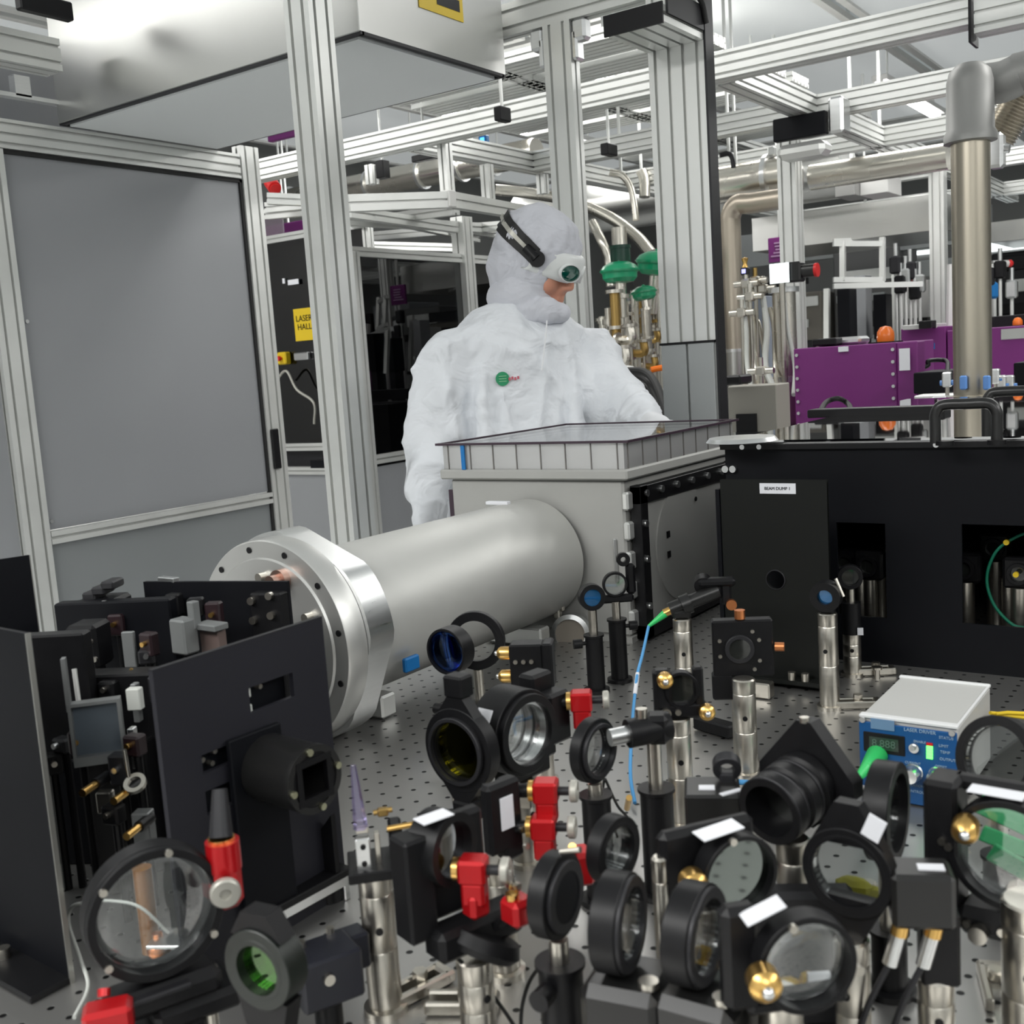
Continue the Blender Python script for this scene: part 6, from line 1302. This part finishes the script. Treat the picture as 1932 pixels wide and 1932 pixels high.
# ================================================================ the person
from mathutils import noise
from mathutils.bvhtree import BVHTree
base = V((att(985, 800, 2.68).x, att(985, 800, 2.68).y, 0))
def J(px, py, t): return att(px, py, t) - base
face_t = V((.856, -.517, 0)); lat = V((.517, .856, 0)); up = V((0, 0, 1)); TR = Matrix((lat, -face_t, up)).transposed()
def limb(m, a, b, ra, rb, n=20):
    m.cyl(a, b, ra, rb, n).ell(a, (ra, ra, ra), 12, n).ell(b, (rb, rb, rb), 12, n)
Hc = J(1012, 496, 2.68); fh = V((.987, .154, 0)).normalized(); pt_ = math.radians(24)
fwd = fh * math.cos(pt_) - up * math.sin(pt_); hup = up * math.cos(pt_) + fh * math.sin(pt_); hlat = fwd.cross(hup)
HR = Matrix((hlat, fwd, hup)).transposed()
neck = J(1003, 600, 2.69); pel = J(968, 1010, 2.70); hipL = pel - lat * .09; hipR = pel + lat * .09
shL, shR = J(846, 678, 2.60), J(1108, 672, 2.80); elL, elR = J(812, 835, 2.56), J(1172, 762, 2.66); wrL, wrR = J(806, 985, 2.46), J(1226, 801, 2.46)
kn = [V((hipL.x, hipL.y, .5)), V((hipR.x, hipR.y, .5))]; an = [V((hipL.x, hipL.y, .09)), V((hipR.x, hipR.y, .09))]
def hand(m, w, d, out, s=1.0):
    d = d.normalized(); side = d.cross(out).normalized(); pal = w + d * .055
    m.ell(pal, (.040 * s, .052 * s, .016 * s), 12, 18, Matrix((side, d, out.normalized())).transposed())
    for k, (o_, L) in enumerate(((-.028, .066), (-.010, .076), (.009, .072), (.026, .058))):
        a = w + d * .092 + side * o_; b = a + d * L * .5 - out * .006; c = b + d * L * .4 - out * .02
        limb(m, a - d * .02, b, .0092, .0086, 12); limb(m, b, c, .0086, .0076, 12)
    a = w + d * .03 - side * .034; b = a + d * .03 - side * .022 - out * .006; c = b + d * .03 - side * .006 - out * .008
    limb(m, a, b, .012, .0105, 12); limb(m, b, c, .0105, .009, 12)
# the body under the clothes: one continuous surface, head, trunk, arms, hands, legs
m = MB()
m.ell(Hc, (.074, .092, .108), 20, 28, HR); m.ell(Hc + fwd * .03 - hup * .06, (.052, .058, .055), 16, 20, HR)
m.ell(Hc + fwd * .078 - hup * .088, (.022, .02, .018), 12, 14, HR)                                       # chin
limb(m, Hc + fwd * .088 + hup * .018, Hc + fwd * .104 - hup * .026, .009, .0115, 14); m.ell(Hc + fwd * .094 - hup * .032 + hlat * .010, (.008, .012, .008), 10, 12, HR).ell(Hc + fwd * .094 - hup * .032 - hlat * .010, (.008, .012, .008), 10, 12, HR); m.ell(Hc + fwd * .072 - hup * .046, (.034, .024, .022), 14, 18, HR)   # nose
m.ell(Hc + fwd * .088 - hup * .062, (.024, .010, .007), 10, 14, HR).ell(Hc + fwd * .086 - hup * .073, (.021, .010, .007), 10, 14, HR)                          # lips
for s in (-1, 1): m.ell(Hc + fwd * .075 + hup * .028 + hlat * s * .032, (.026, .014, .010), 10, 14, HR).ell(Hc + fwd * .058 - hup * .030 + hlat * s * .034, (.030, .030, .034), 12, 16, HR).ell(Hc + hlat * s * .076 - fwd * .005 - hup * .01, (.008, .018, .03), 10, 12, HR)
limb(m, Hc - hup * .08 - fwd * .02, neck - up * .04, .052, .058)
m.ell(J(972, 730, 2.70), (.165, .10, .2), 16, 24, TR).ell(J(970, 900, 2.70), (.14, .10, .16), 16, 24, TR).ell(pel, (.15, .11, .12), 16, 24, TR)
for a, b, c in ((shL, elL, wrL), (shR, elR, wrR)): limb(m, a, b, .045, .036); limb(m, b, c, .035, .026)
for k in (0, 1): limb(m, (hipL, hipR)[k], kn[k], .075, .05); limb(m, kn[k], an[k], .048, .035); m.ell(an[k] + face_t * .07 - up * .045, (.04, .12, .035), 10, 16, TR)
hand(m, wrL, (V((.05, -.03, -1))), face_t * .6 - lat * .6); hand(m, wrR, V((.75, -.35, -.12)), up)
person = m.build('person', skin, None, 0); person.location = base
tag(person, 'person in white cleanroom coverall, hood and laser goggles looking down at the chamber', 'person')
def remesh(o, vx, it, disp=None):
    r = o.modifiers.new('r', 'REMESH'); r.mode = 'VOXEL'; r.voxel_size = vx; r.use_smooth_shade = True
    s = o.modifiers.new('s', 'SMOOTH'); s.iterations = it; s.factor = .6
    if disp:
        t = bpy.data.textures.new('folds', 'MUSGRAVE'); t.musgrave_type = 'RIDGED_MULTIFRACTAL'; t.noise_scale = disp[0]; t.octaves = 2; t.lacunarity = 2.2; t.offset = 1.0; t.gain = 1.5
        d = o.modifiers.new('d', 'DISPLACE'); d.texture = t; d.strength = disp[1]; d.mid_level = .9
remesh(person, .0045, 5)
# coverall
m = MB()
m.ell(J(975, 735, 2.70), (.205, .135, .22), 20, 30, TR).ell(J(965, 860, 2.69), (.19, .14, .26), 20, 30, TR).ell(pel - up * .02, (.185, .15, .16), 20, 28, TR)
m.ell(J(1000, 640, 2.70), (.135, .095, .075), 16, 24, TR)
limb(m, neck - up * .005, J(1000, 640, 2.70), .075, .10)
limb(m, J(1000, 650, 2.69), J(850, 672, 2.61), .082, .074); limb(m, J(1000, 650, 2.71), shR, .082, .074)
limb(m, shL, elL, .076, .062); limb(m, elL, J(808, 930, 2.50), .062, .052); limb(m, J(808, 930, 2.5), wrL, .045, .040)
limb(m, shR, elR, .080, .066); limb(m, elR, wrR, .064, .042)
limb(m, J(1040, 690, 2.72), J(1130, 790, 2.70), .09, .07)
for k in (0, 1): limb(m, (hipL, hipR)[k], kn[k], .105, .085); limb(m, kn[k], an[k], .085, .075)
# long hanging folds
for px, py, t, px2, py2, t2 in ((850, 690, 2.56, 862, 820, 2.53), (905, 700, 2.55, 915, 830, 2.53), (950, 740, 2.55, 965, 830, 2.54), (1035, 650, 2.60, 1010, 830, 2.57), (1075, 660, 2.64, 1090, 800, 2.60), (880, 680, 2.57, 835, 800, 2.55)):
    limb(m, J(px, py, t), J(px2, py2, t2), .012, .024, 12)
for k in range(4): limb(m, J(782, 700 + k * 50, 2.57 - k * .01), J(835, 722 + k * 50, 2.545 - k * .01), .010, .012, 10)
cov = m.build('coverall', fabric, person, 0); remesh(cov, .0070, 4, (.11, .013))
# cuffs, gloves, boots
for w_, el_, d0, o0 in ((wrL, elL, V((.05, -.03, -1)), face_t * .6 - lat * .6), (wrR, elR, V((.75, -.35, -.12)), up)):
    m = MB(); hand(m, w_, d0, o0, 1.06); limb(m, w_, w_ + (w_ - el_).normalized() * .05, .030, .034)
    gl = m.build('glove', glove, person, 0); remesh(gl, .004, 2); gl.modifiers.new('t', 'DISPLACE').strength = .0025
m = MB()
for k in (0, 1): m.ell(an[k] + face_t * .07 - up * .035, (.055, .15, .05), 12, 20, TR); limb(m, an[k], an[k] + up * .15, .07, .075)
m.build('boots', glove, person)
# hood: shell with face opening, and the drape at the neck
def hood_pt(a, e, k=1.0):      # a = azimuth from forward, e = elevation
    d = V((math.sin(a) * math.cos(e), math.cos(a) * math.cos(e), math.sin(e)))
    q_ = (abs(d.x) ** 2.4 + abs(d.y) ** 2.4 + abs(d.z) ** 2.4) ** (-1 / 2.4)
    r = V((.090 * d.x, (.100 if d.y > 0 else .104) * d.y, (.120 if d.z > 0 else .128) * d.z)) * k * q_
    n_ = noise.noise(d * 2.6 + V((3, 1, 2))) * .010 + noise.noise(V((d.x * 7, d.y * 7, d.z * 2.5))) * .004
    if .2 < d.z < .75: n_ += .002 * math.sin(a * 14)
    p = Hc + HR @ (r * (1 + n_ * (.25 + .75 * math.cos(e)) / .11)) - fwd * .008 + hup * .012
    return p
NA, NE = 96, 60; vs = []; fs = []
for i in range(NE + 1):
    e = -PI / 2 * .98 + PI * .98 * i / NE
    for j in range(NA): vs.append(hood_pt(2 * PI * j / NA - PI, e))
def open_(a, e): 
    a = abs(a); return (a / .74) ** 2 + ((e + .26) / .50) ** 2 < 1
for i in range(NE):
    e = -PI / 2 * .98 + PI * .98 * (i + .5) / NE
    for j in range(NA):
        a = 2 * PI * (j + .5) / NA - PI
        if open_(a, e): continue
        q = (j + 1) % NA; fs.append((i * NA + j, i * NA + q, (i + 1) * NA + q, (i + 1) * NA + j))
hoodm = fabric.copy(); hoodm.name = 'hood_fabric'; hoodm.node_tree.nodes['Principled BSDF'].inputs['Base Color'].default_value = (.60, .61, .66, 1)
hd = MB().add(vs, fs).build('hood', hoodm, person, 3); so = hd.modifiers.new('s', 'SOLIDIFY'); so.thickness = .004; so.offset = -1
m = MB()     # throat and shoulder drape of the hood
m.ell(J(985, 562, 2.69), (.085, .088, .072), 18, 28, TR); m.ell(J(1012, 586, 2.67), (.080, .076, .030), 16, 24, TR); m.ell(J(1056, 589, 2.63), (.030, .034, .029), 14, 20, TR); m.ell(J(1035, 584, 2.61), (.036, .032, .034), 14, 20, TR); m.ell(J(1000, 604, 2.69), (.094, .088, .022), 16, 28, TR)
dr_ = m.build('hood_drape', hoodm, person, 0); remesh(dr_, .0055, 6, (.10, .006))
sm = MB()    # seams of the cap
pts = [hood_pt(a, .50 + .12 * math.cos(a), 1.005) for a in [-1.2 + 2.4 * k / 30 for k in range(31)]]; sm.tube(pts, .0018, 6, 1)
pts = [hood_pt(.95, e, 1.005) for e in [.58 + .09 * k for k in range(9)]]; sm.tube(pts, .0014, 6, 1)
sm.build('hood_seam', glove, person)
# goggles
def gp_(u, v, w): return Hc + hlat * u + fwd * w + hup * v
gg = MB(); ns = 48; prof = [(.046, .0), (.047, .012), (.040, .022), (.004, .026), (-.012, .023), (-.022, .014), (-.024, .0)]
vs = []; fs = []
def gz(u): return .092 - .050 * abs(u / .088) ** 3.2 - .03 * (u / .088) ** 2
for k in range(ns + 1):
    u = -.090 + .180 * k / ns; nose_cut = max(0, 1 - abs(u) / .020)
    for q, (v, w_) in enumerate(prof):
        vv = v + (.012 * nose_cut if v < -.01 else 0); f_ = 1 - .35 * (abs(u) / .09) ** 2
        vs.append(gp_(u, (vv + .004) * (1 - .25 * (abs(u) / .09) ** 3), gz(u) + w_ * f_))
np_ = len(prof)
for k in range(ns):
    for q in range(np_ - 1): fs.append((k * np_ + q, (k + 1) * np_ + q, (k + 1) * np_ + q + 1, k * np_ + q + 1))
gg.add(vs, fs); go = gg.build('goggles', gframe, person, 1.2); so = go.modifiers.new('s', 'SOLIDIFY'); so.thickness = .004; so.offset = -1
for s in (-1, 1):
    u = s * .036; n = (hlat * s * .42 + fwd).normalized(); c = gp_(u, .008, gz(u) + .0235)
    A = Matrix((n.cross(hup).normalized(), n, hup)).transposed()
    MB().ell(c, (.0315, .005, .0200), 12, 32, A).build('goggle_lens', gogl, go)
    vs = MB().lathe([(.0305, -.004), (.0335, -.004), (.0335, .004), (.0305, .004)], (0, 0, 0), (0, 1, 0), 40, True); me_v = [(c + A @ V((p[0], p[1], p[2] * .64))) for p in vs.v]
    MB().add(me_v, vs.f).build('lens_rim', gframe, go)
sp = MB(); NB = 60
def strap_pt(b, off, rad=1.05): 
    # b: 0 at left temple .. 1 round the back to the right temple
    a = PI * .36 + b * (2 * PI - PI * .72); e = .04 + .46 * math.sin(b * PI) ** .9; e1 = e + off / .1; return hood_pt(a, e1, rad)
vs = []; fs = []
for k in range(NB + 1):
    b = k / NB
    for off, rd in ((-.0175, .98), (-.0175, 1.08), (.0175, 1.08), (.0175, .98)): vs.append(strap_pt(b, off, rd))
for k in range(NB):
    for q in range(4): q2 = (q + 1) % 4; fs.append((k * 4 + q, (k + 1) * 4 + q, (k + 1) * 4 + q2, k * 4 + q2))
st = MB().add(vs, fs).build('strap', rubber, go)
vs = []; fs = []
for k in range(NB + 1):
    b = k / NB
    if b > .92 or b < .08: bb = min(max(b, .08), .92)
    else: bb = b
    for off, rd in ((-.004, 1.06), (-.004, 1.09), (.004, 1.09), (.004, 1.06)): vs.append(strap_pt(bb, off, rd))
for k in range(NB):
    for q in range(4): q2 = (q + 1) % 4; fs.append((k * 4 + q, (k + 1) * 4 + q, (k + 1) * 4 + q2, k * 4 + q2))
MB().add(vs, fs).build('strap_stripe', knobg, st)
for s in (0, 1):
    c = strap_pt(s, 0, 1.08); n = (c - Hc).normalized(); MB().disc(c, n, .019, .014, 24).build('strap_hinge', black, go)
    f_ = strap_pt(.08 if s == 0 else .92, 0, 1.07); MB().cyl(c, f_, .014, .012).build('strap_end', black, go)
# logo on the chest
dg = bpy.context.evaluated_depsgraph_get(); ev = cov.evaluated_get(dg); bv = BVHTree.FromObject(cov, dg)
def chest(px, py):
    p, n, i, d = bv.ray_cast(CAM - base, ray(px, py).normalized()); return (p, n) if p is not None else (J(px, py, 2.5), -fwd)
p, n = chest(947, 715); n = (n - up * n.z * .5).normalized(); xr2 = V((0, 0, 1)).cross(n).normalized()
lg = MB().disc((0, 0, 0), n, .0165, .001, 32).build('green_badge', mat('badge_green', (.02, .28, .12), .6), cov); lg.location = p + n * .006
l2 = MB()
for k in (-1, 0, 1): l2.box(V((0, 0, k * .006)) + n * .001, (.002, .018, .0015), 0, frame(n) if False else Matrix((n, xr2, up)).transposed())
l2.build('pale_lines', mat('badge_pale', (.3, .6, .35), .6), lg)
p2, n2 = chest(968, 714); l3 = MB()
for k in range(4): l3.box(xr2 * (-.010 + .007 * k) + up * (.001 if k % 2 else -.001), (.001, .005, .007), .0002, Matrix((n, xr2, up)).transposed())
l3 = l3.build('red_lettering', mat('badge_red', (.55, .12, .16), .6), cov); l3.location = p2 + n * .006
MB().tube([J(1032, 605, 2.585), J(1028, 650, 2.575), J(1022, 700, 2.56)], .002, 6).build('zip', glove, cov)
